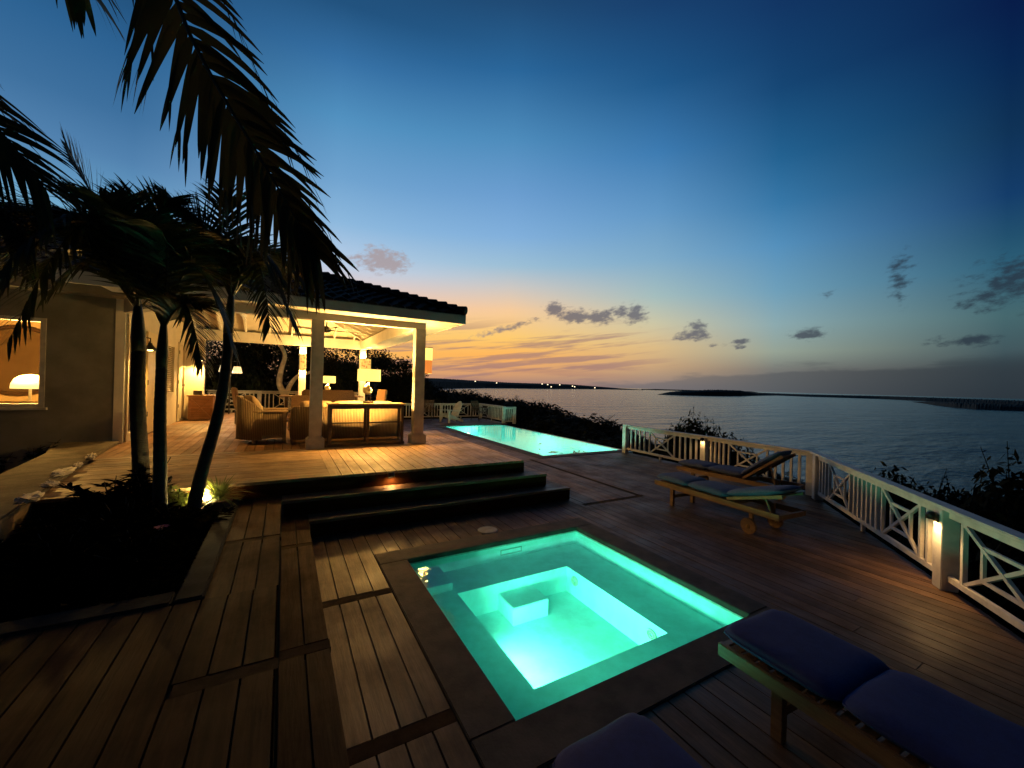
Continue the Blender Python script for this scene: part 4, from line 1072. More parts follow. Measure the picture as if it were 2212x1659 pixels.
# ------------------------------------------------------------------ deck chairs by the pool
def adirondack(x, y, rz, label, mt):
    r = thing('adirondack_chair', label, 'chair', (x, y, 0), rz)
    for s in (-1, 1):
        MB().prism([(-.0, 0), (.0, 0), (0, 0)], 0, 0) if False else None
        # long slanting stringer that is also the back leg
        MB().bar((s * .26, .42, .36), (s * .26, -.48, .05), .025, .12).build('stringer', mt, r, local=True, bevel=.006)
        MB().bx(s * .31 - .013, s * .31 + .013, .33, .44, .002, .55).build('leg', mt, r, local=True, bevel=.005)
        MB().bar((s * .32, .50, .565), (s * .32, -.30, .54), .13, .022).build('armrest', mt, r, local=True, bevel=.008)
    mb = MB()
    for k in range(6):
        y0 = .40 - k * .085; z0 = .415 - k * .030
        mb.box((0, y0, z0), (.56, .075, .02), Matrix.Rotation(R(19), 3, 'X'))
    mb.build('seat', mt, r, local=True)
    M = Matrix.Rotation(R(27), 3, 'X')
    for k in range(7):
        u = (k - 3) / 3; Ln = .80 - .16 * u * u
        c = Vector((u * .23, -.14, .26)) + M @ Vector((0, 0, Ln / 2))
        MB().box(c, (.068, .02, Ln), M @ Matrix.Rotation(R(-5 * u), 3, 'Y')).build('back_slat', mt, r, local=True, bevel=.006)
    MB().box(Vector((0, -.14, .26)) + M @ Vector((0, -.025, .34)), (.58, .02, .07), M).build('crossbar', mt, r, local=True)
    return r
adirondack(6.75, 17.45, R(108), 'white slatted chair with fanned back on the far pool deck', WHITE2)
def metal_chair(x, y, rz, label, mt):
    r = thing('patio_chair', label, 'chair', (x, y, 0), rz)
    for s in (-1, 1):
        MB().tube([(s * .25, .25, .002), (s * .25, .25, .62), (s * .25, -.15, .64)], .016, 6).build('leg', METAL, r, local=True)
        MB().tube([(s * .25, -.30, .002), (s * .25, -.22, .42), (s * .25, -.34, .95)], .016, 6).build('leg', METAL, r, local=True)
        MB().bx(s * .25 - .03, s * .25 + .03, -.2, .27, .645, .67).build('armrest', mt, r, local=True)
    mb = MB()
    for k in range(6): mb.bx(-.24, .24, .24 - k * .08 - .06, .24 - k * .08, .42, .44)
    mb.build('seat', mt, r, local=True)
    mb = MB()
    for k in range(7): mb.bar((-.20 + k * .068, -.232, .47), (-.20 + k * .068, -.345, .96), .045, .016)
    mb.build('backrest', mt, r, local=True)
    return r
CHB = plain('brown_slats', (.14, .085, .05), .6, .2, 8, .2, 30)
metal_chair(8.35, 17.9, R(200), 'dark metal chair with brown slatted back near the pool end railing', CHB)
metal_chair(6.0, 18.75, R(150), 'brown slatted chair half hidden behind the white fanned chair', CHB)

# ------------------------------------------------------------------ planter, ledge, left side
struct(MB().bx(-2.05, -.58, 3.36, 5.6, -.2, .30).build('planter_soil', SOIL))
mb = MB(); mb.bx(-.575, -.415, 3.2, 5.6, .1, .395); mb.bx(-3.2, -.58, 3.185, 3.355, .1, .395)
cu = mb.build('planter_kerb', CONC, None, bevel=.012); struct(cu)
cb2 = MB().prism([(-2.02, 3.36), (-1.90, 3.36), (-2.0, 5.595), (-2.12, 5.595)], .1, .36).build('planter_kerb', CONC, None, bevel=.01); struct(cb2)
struct(MB().bx(-9, -2.1, 3.36, 9.6, -.3, .22).build('ground', SOIL))
lw = thing('ledge_wall', 'low plastered ledge wall leading along the planter to the house corner', 'wall', (-2.3, 6.5, 0))
out = [(-1.83, 3.4), (-1.95, 4.9), (-2.40, 8.2), (-2.515, 9.60)]; inn = [(-3.35, 9.60), (-3.0, 8.4), (-2.81, 6.9), (-2.5, 5.0), (-2.35, 3.4)]
MB().prism(out + inn, .57, .63).build('cap', plain('ledge_plaster', (.14, .122, .09), .9, .3, 4, .6, 30, spec=.1), lw, bevel=.012)
MB().prism([(x - .03, y) for x, y in out] + [(x + .04, y) for x, y in inn], .0, .569).build('body', plain('ledge_body', (.18, .125, .075), .8, .25, 4, .5, 24), lw)
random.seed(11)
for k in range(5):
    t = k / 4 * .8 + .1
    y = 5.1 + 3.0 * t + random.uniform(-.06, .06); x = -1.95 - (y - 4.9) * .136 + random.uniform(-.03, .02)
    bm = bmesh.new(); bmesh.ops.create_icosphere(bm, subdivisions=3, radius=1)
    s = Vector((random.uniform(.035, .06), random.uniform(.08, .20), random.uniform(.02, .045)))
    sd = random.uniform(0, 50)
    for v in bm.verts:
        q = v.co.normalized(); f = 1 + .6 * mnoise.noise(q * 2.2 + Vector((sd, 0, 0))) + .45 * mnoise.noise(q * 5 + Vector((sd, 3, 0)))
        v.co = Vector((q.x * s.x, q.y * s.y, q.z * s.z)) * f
    me = bpy.data.meshes.new('patch_stone'); bm.to_mesh(me); bm.free(); me.materials.append(PATCH)
    o = bpy.data.objects.new('patch_stone', me); col.objects.link(o); o.location = (x, y, .63 + s.z * .35); o.rotation_euler = (0, 0, R(random.uniform(-10, 25)))
    tag(o, 'pale rough stone standing for a white patch on the ledge wall top', 'stone', 'pale patch stones along the ledge wall')

# ------------------------------------------------------------------ plants
def leaf(mb, p, d, L, w, droop=.3, seg=4, up=Vector((0, 0, 1)), fold=.0, prof=None, wdir=None):
    p = Vector(p); d = Vector(d).normalized(); pts = [p.copy()]; dirs = [d.copy()]
    for i in range(seg):
        d = (d - up * droop / seg).normalized(); p = p + d * (L / seg); pts.append(p.copy()); dirs.append(d.copy())
    o = len(mb.v)
    s = dirs[0].cross(up) if wdir is None else (wdir - dirs[0] * wdir.dot(dirs[0]))
    if s.length < 1e-3: s = Vector((1, 0, 0))
    s.normalize()
    for i, q in enumerate(pts):
        t = i / seg
        ww = w * (prof(t) if prof else (math.sin(math.pi * min(1, .12 + t * .88)) ** .7)) * .5
        if i == seg: ww = w * .02
        mb.v += [q - s * ww, q + s * ww]
    for i in range(seg): mb.f.append((o + 2 * i, o + 2 * i + 1, o + 2 * i + 3, o + 2 * i + 2))
def catmull(P, n):
    P = [Vector(p) for p in P]; P = [P[0] * 2 - P[1]] + P + [P[-1] * 2 - P[-2]]; out = []
    m_ = len(P) - 3
    for k in range(n + 1):
        u = k / n * m_; i = min(int(u), m_ - 1); t = u - i
        a, b, c, d = P[i:i + 4]
        out.append(.5 * ((2 * b) + (c - a) * t + (2 * a - 5 * b + 4 * c - d) * t * t + (3 * b - a - 3 * c + d) * t ** 3))
    return out
def frond(parent, pts, n, L, w, mt, rmat, droop=.5, ang=55, start=.12, rad=.014, rnd=1., seg=4, split=0, lprof=None, vee=.25, side=None):
    C = catmull(pts, 60)
    def at(t):
        u = t * 60; i = min(int(u), 59); return C[i].lerp(C[i + 1], u - i), (C[min(i + 1, 60)] - C[max(i - 1, 0)]).normalized()
    mb = MB(); mb.tube(C[::3], [rad * (1 - .85 * i / 20) for i in range(21)], 6)
    fr = mb.build('frond', rmat, parent, smooth=True)
    mb = MB()
    Z = Vector((0, 0, 1))
    for k in range(n):
        t = start + (1 - start) * (k / (n - 1)) ** .95
        for s in (-1, 1):
            p, T = at(min(1, t + random.uniform(-.006, .006)))
            S = T.cross(Z) if side is None else (side - T * side.dot(T))
            if S.length < .1: S = Vector((1, 0, 0))
            S.normalize(); N = S.cross(T).normalized()
            a = R(ang * (1 - .55 * t) + random.uniform(-7, 7) * rnd)
            d = T * math.cos(a) + S * s * math.sin(a) + N * vee * random.uniform(.4, 1.3)
            ll = L * (lprof(t) if lprof else (.35 + .65 * math.sin(math.pi * min(1, .18 + .75 * t)))) * random.uniform(.82, 1.1)
            dr = droop * random.uniform(.7, 1.35)
            leaf(mb, p, d, ll, w * random.uniform(.8, 1.15), dr, seg, prof=lambda q: (1 - q) ** .55 * min(1, .45 + 4 * q), wdir=T.lerp(S.cross(d), .35))
            if split and random.random() < .55:
                q = p + d.normalized() * ll * .62
                for _ in range(2): leaf(mb, q - Z * dr * ll * .22, d + Vector((random.uniform(-.25, .25), random.uniform(-.25, .25), -.7)), ll * .5, w * .28, .8, 3)
    mb.build('leaflets', mt, fr)
    return fr
def curve_tip(c, e, arch, side=0.):
    c, e = Vector(c), Vector(e); m_ = (c + e) / 2 + Vector((0, 0, arch)); s = (e - c).cross(Vector((0, 0, 1))) * side
    return [c, c.lerp(m_, .5) + Vector((0, 0, arch * .28)) + s * .5, m_ + s, m_.lerp(e, .55) + Vector((0, 0, arch * .16)) + s * .5, e]
def palm(label, trunk, rads, crown, tips, seedn, L=.50, w=.028, cs=.42):
    random.seed(seedn)
    r = thing('palm_tree', label, 'palm', trunk[0], 0, 'slender palms in the planter')
    C = catmull(trunk, 40)
    rr = [rads[0] + (rads[1] - rads[0]) * (i / 40) ** .6 for i in range(41)]
    rr = [q * (1 + .035 * (i % 2)) * (1.25 - .25 * min(1, i / 3)) for i, q in enumerate(rr)]
    MB().tube(C, rr, 14).build('trunk', BARK, r, smooth=True)
    top = Vector(trunk[-1]); cr = Vector(crown)
    MB().tube([top, top.lerp(cr, .25), top.lerp(cr, .6), cr], [rads[1] * 1.02, rads[1] * 1.12, rads[1] * .85, rads[1] * .4], 12).build('crownshaft', CSHAFT, r, smooth=True)
    for tp in tips:
        e, arch = tp[0], tp[1]
        frond(r, curve_tip(top.lerp(cr, .75), e, arch, random.uniform(-.12, .12)), 50, L * (tp[2] if len(tp) > 2 else 1), w, FROND, CSHAFT, .55, 62)
    return r
palm('left palm with the thickest straight trunk in the planter', [(-1.27, 5.6, .25), (-1.30, 5.6, .9), (-1.335, 5.6, 1.5), (-1.34, 5.6, 2.05)], (.082, .058), (-1.36, 5.6, 2.62),
     [((-2.25, 5.0, 2.45), .75), ((-2.5, 5.5, 3.2), .45), ((-1.80, 5.3, 3.85), .1), ((-2.4, 6.2, 2.8), .5), ((-1.0, 4.9, 3.45), .2), ((-1.95, 4.5, 2.35), .8), ((-.5, 6.3, 3.0), .3), ((-1.3, 6.9, 3.3), .3), ((-2.1, 5.6, 3.7), .2), ((-1.5, 5.9, 3.75), .1), ((-2.3, 4.9, 2.9), .55), ((-2.6, 5.9, 2.5), .7), ((-2.7, 5.2, 2.9), .6), ((-2.35, 5.2, 2.05), 1.0), ((-2.15, 4.75, 2.0), .95), ((-2.65, 5.6, 2.2), .95), ((-1.85, 4.6, 2.05), .9), ((-2.2, 6.6, 3.4), .3)], 21)
palm('middle palm with a thin straight trunk in the planter', [(-1.03, 5.12, .25), (-1.05, 5.16, .9), (-1.08, 5.25, 1.4), (-1.10, 5.35, 1.88)], (.064, .046), (-1.09, 5.35, 2.42),
     [((-.50, 5.2, 2.12), .72), ((-.80, 5.15, 2.52), .12, .8), ((-1.75, 4.9, 3.0), .4), ((-1.4, 4.7, 3.3), .3), ((-.9, 5.9, 3.45), .2), ((-2.0, 5.6, 2.6), .6), ((-1.0, 4.6, 3.1), .3), ((-.72, 5.0, 1.92), .42, .75), ((-1.6, 5.8, 3.3), .3), ((-1.2, 6.4, 3.2), .3), ((-1.75, 5.5, 3.5), .2)], 22)
palm('right palm leaning towards the steps, trunk curved', [(-.80, 5.18, .25), (-.745, 5.24, .72), (-.62, 5.42, 1.42), (-.575, 5.56, 2.0), (-.575, 5.6, 2.3)], (.068, .046), (-.55, 5.6, 2.85),
     [((.08, 5.2, 2.42), .62), ((-.02, 5.2, 2.9), .4), ((.22, 5.35, 2.85), .45), ((-1.12, 5.8, 3.75), .12), ((-.62, 5.6, 3.85), .05), ((.25, 6.2, 3.1), .4), ((-1.25, 5.2, 2.9), .4), ((-.5, 4.85, 3.15), .25), ((-1.05, 6.3, 3.25), .3), ((-.15, 5.0, 2.35), .55), ((-.95, 5.1, 3.5), .2), ((-.3, 6.0, 3.4), .2)], 23)
# big palm standing out of frame at the left whose fronds hang into the picture
random.seed(31)
bp_ = thing('coconut_palm', 'tall palm at the left whose broad fronds hang down over the deck', 'palm', (-2.0, 3.45, .2))
MB().tube(catmull([(-2.0, 3.45, .25), (-2.05, 3.45, 1.8), (-2.0, 3.5, 3.4), (-1.95, 3.5, 4.9)], 30), [.14 - .002 * i for i in range(31)], 14).build('trunk', BARK, bp_, smooth=True)
MB().tube([(-1.95, 3.5, 4.85), (-1.95, 3.5, 5.2)], [.10, .05], 12).build('crownshaft', CSHAFT, bp_, smooth=True)
frond(bp_, [(-1.95, 3.5, 5.05), (-1.45, 3.72, 5.45), (-.95, 3.86, 5.12), (-.68, 3.6, 4.30), (-.42, 3.4, 3.74), (-.18, 3.21, 3.29), (.03, 3.08, 2.90), (.16, 3.02, 2.66)], 46, .86, .066, FRONDB, CSHAFT, .50, 58, .22, .022, 1.0, 7, 1, lambda t: .95 - .8 * max(0, t - .35), .1, _Rt)
frond(bp_, [(-1.95, 3.5, 5.05), (-2.35, 4.25, 4.9), (-2.32, 4.62, 4.3), (-2.10, 4.62, 3.85), (-1.82, 4.5, 3.5), (-1.62, 4.4, 3.2)], 34, .80, .045, FROND, CSHAFT, .45, 50, .25, .02, 1, 6, 0, None, .1, _Rt)
frond(bp_, [(-1.95, 3.5, 5.05), (-2.5, 4.0, 5.0), (-2.75, 4.7, 4.4), (-2.5, 5.0, 3.75), (-2.15, 5.0, 3.25), (-1.9, 4.9, 2.9)], 34, .80, .045, FROND, CSHAFT, .5, 50, .2, .02, 1, 6, 0, None, .1, _Rt)
frond(bp_, [(-1.95, 3.5, 5.05), (-2.5, 3.8, 4.9), (-2.8, 4.6, 4.0), (-2.65, 5.0, 3.3), (-2.3, 5.1, 2.8)], 34, .75, .045, FROND, CSHAFT, .5, 50, .2, .02, 1, 6, 0, None, .1, _Rt)
frond(bp_, [(-1.95, 3.5, 5.05), (-1.9, 4.0, 5.5), (-1.75, 4.5, 5.45), (-1.6, 4.8, 5.15)], 20, .85, .075, FROND, CSHAFT, .9, 50, .25, .02, 1, 6)
frond(bp_, [(-1.95, 3.5, 5.05), (-2.3, 3.2, 5.5), (-2.9, 2.9, 5.3), (-3.3, 2.7, 4.6)], 24, .75, .06, FROND, CSHAFT, .8, 50, .2, .02, 1, 5)

def shrub(name, label, loc, h, r_, n, lw_, mt, seedn, droop=.5, group=None, stems=6):
    random.seed(seedn)
    o = thing(name, label, 'plant', loc, 0, group)
    mb = MB(); ms = MB()
    for k in range(stems):
        a = random.uniform(0, 6.283); q = r_ * random.uniform(.15, .8); hh = h * random.uniform(.6, 1.05)
        P = catmull([(0, 0, 0), (q * .3 * math.cos(a), q * .3 * math.sin(a), hh * .5), (q * math.cos(a), q * math.sin(a), hh)], 8)
        ms.tube(P, [.010 * (1 - .08 * i) for i in range(9)], 5)
        for j in range(n // stems):
            t = random.uniform(.25, 1); p = P[min(8, int(t * 8))]
            b = random.uniform(0, 6.283); d = Vector((math.cos(b), math.sin(b), random.uniform(.0, .9)))
            leaf(mb, p, d, lw_ * random.uniform(1.6, 2.8), lw_ * random.uniform(.7, 1.1), droop, 3)
    ms.build('stem', DBARK, o, local=True); mb.build('foliage', mt, o, local=True)
    return o
def spiky(label, loc, L, n, w, mt, seedn, cat='plant', group=None):
    random.seed(seedn)
    o = thing('spiky_plant', label, cat, loc, 0, group); mb = MB()
    for k in range(n):
        b = random.uniform(0, 6.283); e = random.uniform(.15, 1.8)
        leaf(mb, (0, 0, .02), (math.cos(b), math.sin(b), e), L * random.uniform(.7, 1.1), w, random.uniform(.4, 1.1), 6, prof=lambda q: (1 - q) ** .6)
    mb.build('foliage', mt, o, local=True)
    return o
spiky('spiky plant lit yellow by the spotlight at the foot of the leaning palm', (-.60, 5.44, .44), .34, 150, .024, SHRUB, 5)
pt_ = MB().lathe([(.10, 0), (.135, .02), (.15, .12), (.155, .16), (.14, .16), (.13, .13), (0, .12)], (0, 0, 0), 20, caps=False).build('plant_pot', CERAM, None, smooth=True)
pt_.location = (-.625, 5.415, .302); tag(pt_, 'dark clay pot under the lit spiky plant', 'pot')
shrub('leafy_plant', 'bright green leafy plant lit between the two right palms', (-.95, 5.40, .30), .42, .20, 420, .036, SHRUB, 6, group=None)
sp = thing('spotlight', 'small garden spotlight glowing at the foot of the leaning palm', 'lamp', (-.705, 5.41, .30))
MB().tube([(-.705, 5.41, .30), (-.705, 5.41, .40)], .012, 8).build('stake', METAL, sp)
MB().tube([(-.705, 5.41, .40), (-.705, 5.43, .44)], [.035, .042], 14).build('housing', METAL, sp, smooth=True)
MB().lathe([(0, -.03), (.030, -.022), (.038, 0), (.030, .022), (0, .03)], (-.705, 5.43, .475), 14).build('bulb', emit('spot_lens', (1, .82, .35), 25), sp, smooth=True)
light('POINT', (-.715, 5.47, .54), 34, (1, .72, .26), .04, sp)
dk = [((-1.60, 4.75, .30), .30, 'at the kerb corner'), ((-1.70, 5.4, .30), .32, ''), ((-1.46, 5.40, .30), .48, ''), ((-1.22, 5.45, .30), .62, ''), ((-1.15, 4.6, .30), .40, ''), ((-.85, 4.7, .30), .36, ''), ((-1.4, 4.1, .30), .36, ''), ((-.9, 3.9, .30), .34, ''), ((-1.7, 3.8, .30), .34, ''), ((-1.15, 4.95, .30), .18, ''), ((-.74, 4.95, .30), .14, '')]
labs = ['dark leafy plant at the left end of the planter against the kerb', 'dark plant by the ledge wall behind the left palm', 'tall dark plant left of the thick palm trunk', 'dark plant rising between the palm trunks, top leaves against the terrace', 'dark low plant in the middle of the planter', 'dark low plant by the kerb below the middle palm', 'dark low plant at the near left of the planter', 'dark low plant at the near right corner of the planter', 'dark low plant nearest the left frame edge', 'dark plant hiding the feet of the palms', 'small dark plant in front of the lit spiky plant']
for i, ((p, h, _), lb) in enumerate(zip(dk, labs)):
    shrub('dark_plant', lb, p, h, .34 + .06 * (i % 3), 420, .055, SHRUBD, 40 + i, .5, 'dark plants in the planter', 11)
random.seed(77); mb = MB()
for k in range(5200):
    x, y = random.uniform(-1.98, -.60), random.uniform(3.40, 5.58)
    hh = .30 + .20 * max(0, mnoise.noise(Vector((x * 2.2, y * 2.2, 4)))) + random.uniform(0, .09)
    b = random.uniform(0, 6.283); leaf(mb, (x, y, hh), (math.cos(b), math.sin(b), random.uniform(-.1, .7)), random.uniform(.05, .12), random.uniform(.025, .05), .5, 2)
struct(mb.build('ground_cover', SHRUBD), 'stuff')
fl = thing('flower', 'faint purple flower low in the planter below the middle palm', 'flower', (-.88, 4.45, .30))
MB().tube([(-.88, 4.45, .30), (-.88, 4.43, .52)], .006, 5).build('stem', DBARK, fl)
mb = MB(); random.seed(3)
for k in range(14):
    a = k * .449 * math.pi; leaf(mb, (-.88, 4.43, .51), (math.cos(a), math.sin(a), .5), .06, .03, .6, 3)
mb.build('petals', plain('purple_petal', (.22, .05, .16), .6, .1), fl)
for i, (p, lb) in enumerate([((-3.3, 8.9, .22), 'dark shrub below the lit house window'), ((-4.0, 8.6, .22), 'dark shrub left of the one below the house window'), ((-3.2, 7.6, .22), 'dark shrub behind the ledge wall cap')]):
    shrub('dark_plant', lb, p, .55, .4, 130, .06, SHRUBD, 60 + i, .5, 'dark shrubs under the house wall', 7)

# ------------------------------------------------------------------ terrain, sea, far land
SEA = -14.0
def tz(x, y):
    d = max(0, x - 9.5 - .30 * max(0, y - 15))
    e = max(0, -y - 2)
    f = max(0, y - 70)
    h = -1.5 - .20 * max(0, d - 2) - .12 * e - .14 * f
    if x < 7 and y > 18: h += min(1.5, (7 - x) * .15)
    return h + .35 * mnoise.noise(Vector((x * .15, y * .15, 0)))
mb = MB(); nx = 90
xs_ = [-60 + 2.2 * i for i in range(nx)]; ys_ = [-50 + 2.6 * i for i in range(nx)]
for y in ys_:
    for x in xs_: mb.v.append(Vector((x, y, tz(x, y) if not (-3.3 < x < 9 and -3 < y < 19.5) else -2.2)))
for j in range(nx - 1):
    for i in range(nx - 1): mb.f.append((j * nx + i, j * nx + i + 1, (j + 1) * nx + i + 1, (j + 1) * nx + i))
struct(mb.build('hillside', GRND, None, smooth=True))
def seamat():
    mt, t, o = newmat('sea_water')
    b = t.n('ShaderNodeBsdfPrincipled')
    b.inputs['Base Color'].default_value = (.002, .038, .080, 1); b.inputs['Roughness'].default_value = .16; b.inputs['IOR'].default_value = 1.33
    v = objc(t)
    h = t.math('ADD', t.noise(v, .35, 5, .6), t.math('MULTIPLY', t.noise(objc(t, (.6, 1.6, 1)), .03, 5, .6), 7.0))
    bp = t.n('ShaderNodeBump'); bp.inputs['Strength'].default_value = 1.0; bp.inputs['Distance'].default_value = .75
    t.link(h, bp.inputs['Height']); t.link(bp.outputs[0], b.inputs['Normal'])
    t.link(b.outputs[0], o.inputs[0]); return mt
struct(MB().quad((-6000, -3000, SEA), (24000, -3000, SEA), (24000, 24000, SEA), (-6000, 24000, SEA)).build('sea', seamat()))
LAND = plain('far_scrub', (.022, .022, .016), .95, .4, .02, 0)
def landform(name, pts, depth, rough, seedn, step=.05):
    mb = MB(); a0, a1 = pts[0][0], pts[-1][0]; n = int((a1 - a0) / step); k = 7
    for i in range(n + 1):
        a = a0 + (a1 - a0) * i / n
        for (p, q) in zip(pts[:-1], pts[1:]):
            if p[0] <= a <= q[0]: break
        t = (a - p[0]) / (q[0] - p[0]); d = p[1] + (q[1] - p[1]) * t; z = p[2] + (q[2] - p[2]) * t
        hgt = max(.3, z - SEA)
        for j in range(k):
            f = j / (k - 1); prof = math.sin(math.pi * min(1, f * 1.0)) ** .6 if 0 < f < 1 else 0
            dd = d + depth * f
            zz = SEA - .4 + (hgt + .4) * prof * (1 + .0 * f)
            if 0 < f < 1:
                zz += rough * hgt * .5 * (mnoise.noise(Vector((a * 9 + seedn, f * 6, 0))) + .4 * mnoise.noise(Vector((a * 21 + seedn, f * 11, 2))))
                zz = (zz - EYE) * (1 + depth * (f - .5) / d * .9) + EYE if f > .5 else zz
            mb.v.append(Vector((dd * math.sin(R(a)), dd * math.cos(R(a)), zz)))
    for i in range(n):
        for j in range(k - 1): mb.f.append((i * k + j, (i + 1) * k + j, (i + 1) * k + j + 1, i * k + j + 1))
    return struct(mb.build(name, LAND, None))
landform('headland', [(5, 500, 16.0), (13.75, 835, 13.8), (17.8, 977, 14.7), (20.04, 1120, 16.0), (22.63, 1336, 15.9), (25.91, 1614, 15.8), (29.22, 1785, 12.8), (32.53, 1919, 13.2), (35.82, 2181, 15.6), (38.42, 2541, 15.0), (42.25, 3220, 6.0), (45.06, 3411, -3.7), (47.79, 3630, -10.0)], 300, .16, 1)
landform('island', [(49.6, 1118, -13.8), (51.03, 1129, -6.1), (52.45, 1112, -2.2), (54.12, 1152, -0.1), (55.74, 1195, 2.7), (57.32, 1240, 3.8), (59.35, 1382, 3.3), (61.31, 1722, -7.2), (63.4, 2113, -12)], 120, .35, 5)
landform('coast', [(47.5, 4515, -6), (49.38, 4515, -1.0), (54.1, 5003, -1.6), (60.33, 4033, .8), (61.31, 2192, -4.3), (65.86, 1954, -4.9), (72.17, 1968, -3.1), (75.56, 1670, -2.6), (78.59, 1588, -3.2), (81.59, 1465, -3.6), (90, 1300, -3.7)], 260, .30, 9)
landform('mangrove_point', [(74.6, 1376, -13.5), (76.2, 983, -7.8), (77.43, 842, -6.5), (78.88, 780, -6.1), (80.25, 783, -6.5), (81.6, 803, -6.3), (90, 809, -5.8)], 120, .45, 13)
# lit houses on the headland
for i, (a, d, z, lb) in enumerate([(24.35, 1500, 11.6, 'lit house farthest left on the headland, a white dot'), (27.4, 1640, 8.0, 'lit house second from the left on the headland shore'), (33.9, 2000, 10.5, 'upper lit house in the middle of the headland'), (34.7, 2060, 8.5, 'lower lit house in the middle of the headland'), (35.2, 2080, -3.0, 'lit house on the waterline of the headland'), (36.4, 2200, 9.0, 'lit house right of the middle of the headland'), (38.2, 2450, 4.0, 'upper of the two lit houses near the headland tip'), (38.5, 2450, 0.5, 'lower of the two lit houses near the headland tip'), (41.3, 2950, -3, 'lit house farthest right on the headland tip')]):
    c = Vector((d * math.sin(R(a)), d * math.cos(R(a)), z)); s = d / 1600
    r = thing('village_house', lb, 'house', c, R(-a), 'lit houses on the headland')
    MB().bx(-4.5 * s, 4.5 * s, -2 * s, 4 * s, -4 * s, 2.2 * s).build('wall', PLAST, r, local=True)
    MB().prism([(-5 * s, -2.4 * s), (5 * s, -2.4 * s), (5 * s, 4.4 * s), (-5 * s, 4.4 * s)], 2.2 * s, 2.8 * s).build('roof', ROOF, r, local=True)
    MB().bx(-1.9 * s, 1.9 * s, -2.15 * s, -2.01 * s, -1.4 * s, 1.7 * s).build('window', VILL, r, local=True)

# ------------------------------------------------------------------ scrub and trees
def bushmesh(seedn, n, r_, h, lw_, mt, name, twigs=16):
    random.seed(seedn); mb = MB()
    lobes = [(Vector((random.uniform(-.6, .6) * r_, random.uniform(-.6, .6) * r_, random.uniform(.35, .85) * h)), random.uniform(.28, .52) * r_) for _ in range(13)]
    for i in range(n):
        c, q = random.choice(lobes)
        d = Vector((random.gauss(0, 1), random.gauss(0, 1), random.gauss(0, .8))).normalized()
        p = c + d * q * random.uniform(.55, 1.12)
        if p.z < 0: p.z = abs(p.z) * .3
        s = lw_ * random.uniform(.6, 1.3)
        n1 = (d + Vector((random.uniform(-.8, .8), random.uniform(-.8, .8), random.uniform(-.3, .8)))).normalized()
        a = n1.orthogonal().normalized(); a = Matrix.Rotation(random.uniform(0, 6.28), 3, n1) @ a; b = n1.cross(a)
        mb.add([p - a * s, p + b * s * .45, p + a * s, p - b * s * .45], [(0, 1, 2, 3)])
    for _ in range(twigs):   # twigs that stick out of the outline
        c, q = random.choice(lobes); d = Vector((random.gauss(0, .6), random.gauss(0, .6), 1)).normalized()
        mb.tube([c, c + d * q * 1.5], [.012, .004], 4)
        for k in range(5): leaf(mb, c + d * q * (1.0 + .1 * k), (random.gauss(0, 1), random.gauss(0, 1), .3), lw_ * 1.6, lw_ * .8, .4, 2)
    o = mb.build(name, mt); me = o.data; bpy.data.objects.remove(o); return me
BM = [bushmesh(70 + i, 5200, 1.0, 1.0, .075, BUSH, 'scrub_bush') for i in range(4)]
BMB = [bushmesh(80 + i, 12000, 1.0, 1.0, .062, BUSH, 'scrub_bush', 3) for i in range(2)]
def bush(x, y, top, rx, meshes, label, group, hmin=1.2):
    z = tz(x, y); h = max(hmin, top - z) ; z = top - h
    o = bpy.data.objects.new('scrub_bush', random.choice(meshes)); col.objects.link(o)
    o.location = (x, y, z); o.scale = (rx, rx, h / 1.25); o.rotation_euler = (0, 0, random.uniform(0, 6.28))
    tag(o, label, 'bush', group); return o
random.seed(101)
# band beyond the infinity pool, falling to the right (px line of the photo turned into points)
line = [(7.4, 27.5, 1.85), (9.4, 30, 1.6), (11.8, 33, 1.3), (13.6, 35, 1.15), (15.4, 36.9, 1.05), (15.3, 32.5, 1.05), (14.9, 28.5, .98), (14.3, 25.5, .95), (13.4, 22.2, .85), (12.9, 20.2, .80), (12.7, 18.2, .68), (12.4, 16.6, .55), (12.2, 15.0, .42), (11.6, 13.6, .30), (11.0, 12.2, .22), (10.5, 11.0, .2), (10.0, 9.9, .18)]
for x, y, t in line:
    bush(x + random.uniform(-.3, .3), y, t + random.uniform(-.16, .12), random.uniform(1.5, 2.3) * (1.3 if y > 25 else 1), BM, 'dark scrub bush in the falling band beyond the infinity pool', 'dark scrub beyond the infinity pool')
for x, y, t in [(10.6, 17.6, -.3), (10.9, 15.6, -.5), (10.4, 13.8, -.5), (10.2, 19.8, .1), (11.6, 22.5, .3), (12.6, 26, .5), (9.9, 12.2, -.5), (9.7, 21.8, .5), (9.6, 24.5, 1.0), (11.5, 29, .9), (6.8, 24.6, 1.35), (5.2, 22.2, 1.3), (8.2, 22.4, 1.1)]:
    bush(x, y, t + random.uniform(-.1, .1), random.uniform(1.5, 2.1), BM, 'dark scrub bush filling the slope just below the infinity pool', 'dark scrub on the slope below the pool')
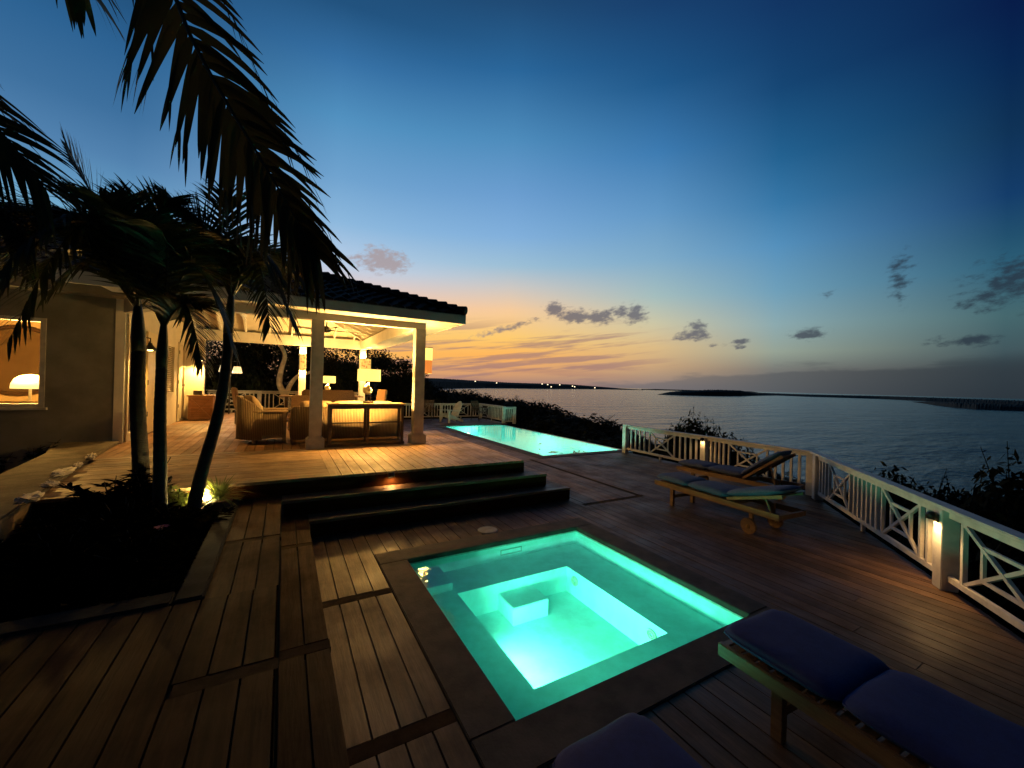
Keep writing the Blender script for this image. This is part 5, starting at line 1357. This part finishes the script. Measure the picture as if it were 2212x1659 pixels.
# behind the near railings
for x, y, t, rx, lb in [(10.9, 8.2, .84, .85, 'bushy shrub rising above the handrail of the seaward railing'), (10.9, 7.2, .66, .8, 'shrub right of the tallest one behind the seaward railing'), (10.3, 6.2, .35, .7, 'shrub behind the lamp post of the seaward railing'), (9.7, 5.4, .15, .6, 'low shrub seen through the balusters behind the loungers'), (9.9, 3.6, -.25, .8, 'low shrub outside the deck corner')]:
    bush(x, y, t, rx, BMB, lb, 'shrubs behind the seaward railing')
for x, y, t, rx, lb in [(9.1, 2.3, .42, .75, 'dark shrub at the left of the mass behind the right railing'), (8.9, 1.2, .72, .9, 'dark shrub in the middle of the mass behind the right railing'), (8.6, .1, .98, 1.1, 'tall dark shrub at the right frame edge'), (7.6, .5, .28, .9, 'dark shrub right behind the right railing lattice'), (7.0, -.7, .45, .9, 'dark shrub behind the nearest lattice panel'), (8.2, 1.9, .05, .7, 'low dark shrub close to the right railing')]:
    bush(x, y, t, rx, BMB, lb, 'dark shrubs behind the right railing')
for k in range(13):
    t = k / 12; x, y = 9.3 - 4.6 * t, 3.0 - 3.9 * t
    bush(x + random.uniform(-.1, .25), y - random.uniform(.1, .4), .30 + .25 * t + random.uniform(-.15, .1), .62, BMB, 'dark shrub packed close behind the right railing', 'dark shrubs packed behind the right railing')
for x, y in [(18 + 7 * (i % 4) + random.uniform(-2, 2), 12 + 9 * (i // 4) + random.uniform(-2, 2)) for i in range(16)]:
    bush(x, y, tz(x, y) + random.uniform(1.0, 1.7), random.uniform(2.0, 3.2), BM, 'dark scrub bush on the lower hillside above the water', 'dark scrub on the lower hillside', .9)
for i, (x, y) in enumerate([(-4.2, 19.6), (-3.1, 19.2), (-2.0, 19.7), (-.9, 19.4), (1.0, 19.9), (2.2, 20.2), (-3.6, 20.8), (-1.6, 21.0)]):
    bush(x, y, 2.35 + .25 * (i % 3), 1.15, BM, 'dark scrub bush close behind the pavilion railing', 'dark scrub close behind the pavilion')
# trees behind the pavilion
def treecrown(seedn, n, r_, h, lw_, zc_):
    random.seed(seedn); mb = MB()
    lobes = [(Vector((random.uniform(-.75, .75) * r_, random.uniform(-.75, .75) * r_, zc_ + random.uniform(-.5, .5) * h)), random.uniform(.25, .5) * r_) for _ in range(16)]
    for i in range(n):
        c, q = random.choice(lobes); d = Vector((random.gauss(0, 1), random.gauss(0, 1), random.gauss(0, .7))).normalized()
        p = c + d * q * random.uniform(.4, 1.15); s = lw_ * random.uniform(.6, 1.3)
        n1 = Vector((random.gauss(0, 1), random.gauss(0, 1), random.gauss(0, 1) + .6)).normalized(); a = n1.orthogonal().normalized(); a = Matrix.Rotation(random.uniform(0, 6.28), 3, n1) @ a; b = n1.cross(a)
        mb.add([p - a * s, p + b * s * .5, p + a * s, p - b * s * .5], [(0, 1, 2, 3)])
    return mb, lobes
def tree(x, y, top, r_, label, seedn, n=3600, pale=False):
    z = tz(x, y); H = top - z
    o = thing('tree', label, 'tree', (x, y, z), 0, 'dark trees behind the pavilion')
    mb, lobes = treecrown(seedn, n, r_, H * .55, .075, H * .66)
    mb.build('crown', TREEL, o, local=True)
    mt = MB(); P = catmull([(0, 0, 0), (.1, .05, H * .25), (-.05, .1, H * .45), (.05, 0, H * .62)], 12); mt.tube(P, [.15 - .008 * i for i in range(13)], 9)
    for c, q in lobes[:7]: mt.tube(catmull([P[7], (P[7] + c) / 2 + Vector((0, 0, -.15)), c], 6), [.06, .055, .045, .035, .028, .02, .012], 6)
    mt.build('trunk', DBARK, o, local=True, smooth=True)
    return o
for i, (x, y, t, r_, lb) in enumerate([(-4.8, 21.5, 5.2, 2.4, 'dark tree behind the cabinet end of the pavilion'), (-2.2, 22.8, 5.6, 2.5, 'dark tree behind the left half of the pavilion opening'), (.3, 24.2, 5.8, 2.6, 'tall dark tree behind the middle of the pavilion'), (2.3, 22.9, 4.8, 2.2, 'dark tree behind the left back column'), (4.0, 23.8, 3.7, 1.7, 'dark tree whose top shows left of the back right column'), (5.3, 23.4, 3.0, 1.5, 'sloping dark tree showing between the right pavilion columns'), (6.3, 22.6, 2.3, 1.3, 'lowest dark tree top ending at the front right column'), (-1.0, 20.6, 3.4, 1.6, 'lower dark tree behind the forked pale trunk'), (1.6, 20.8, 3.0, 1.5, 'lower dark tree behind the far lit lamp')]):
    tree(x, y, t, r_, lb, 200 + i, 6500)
ft = thing('forked_tree', 'tree with pale forked trunk lit behind the pavilion railing', 'tree', (.05, 18.4, -.4))
mt_ = MB()
base = [(.14, 18.4, -.4), (.16, 18.4, .6), (.05, 18.4, 1.15)]
mt_.tube(catmull(base, 10), [.15 - .003 * i for i in range(11)], 10)
mt_.tube(catmull([(.05, 18.4, 1.10), (-.17, 18.4, 1.6), (-.12, 18.4, 2.2), (-.02, 18.35, 2.75), (-.3, 18.4, 3.4)], 16), [.12 - .0035 * i for i in range(17)], 10)
mt_.tube(catmull([(.05, 18.4, 1.12), (.22, 18.4, 1.6), (.52, 18.4, 1.98), (.95, 18.4, 2.15), (1.3, 18.5, 2.9)], 16), [.10 - .004 * i for i in range(17)], 10)
mt_.build('trunk', PBARK, ft, smooth=True)
mb, _l = treecrown(300, 3000, 1.9, 1.6, .07, 4.3)
for v in mb.v: v += Vector((.2, 18.6, 0))
mb.build('crown', TREEL, ft)
for i, (x, y, lb) in enumerate([(-1.9, 16.6, 'leafy plant lit under the white garden lamp'), (-2.3, 16.2, 'leafy plant by the pavilion back pier')]):
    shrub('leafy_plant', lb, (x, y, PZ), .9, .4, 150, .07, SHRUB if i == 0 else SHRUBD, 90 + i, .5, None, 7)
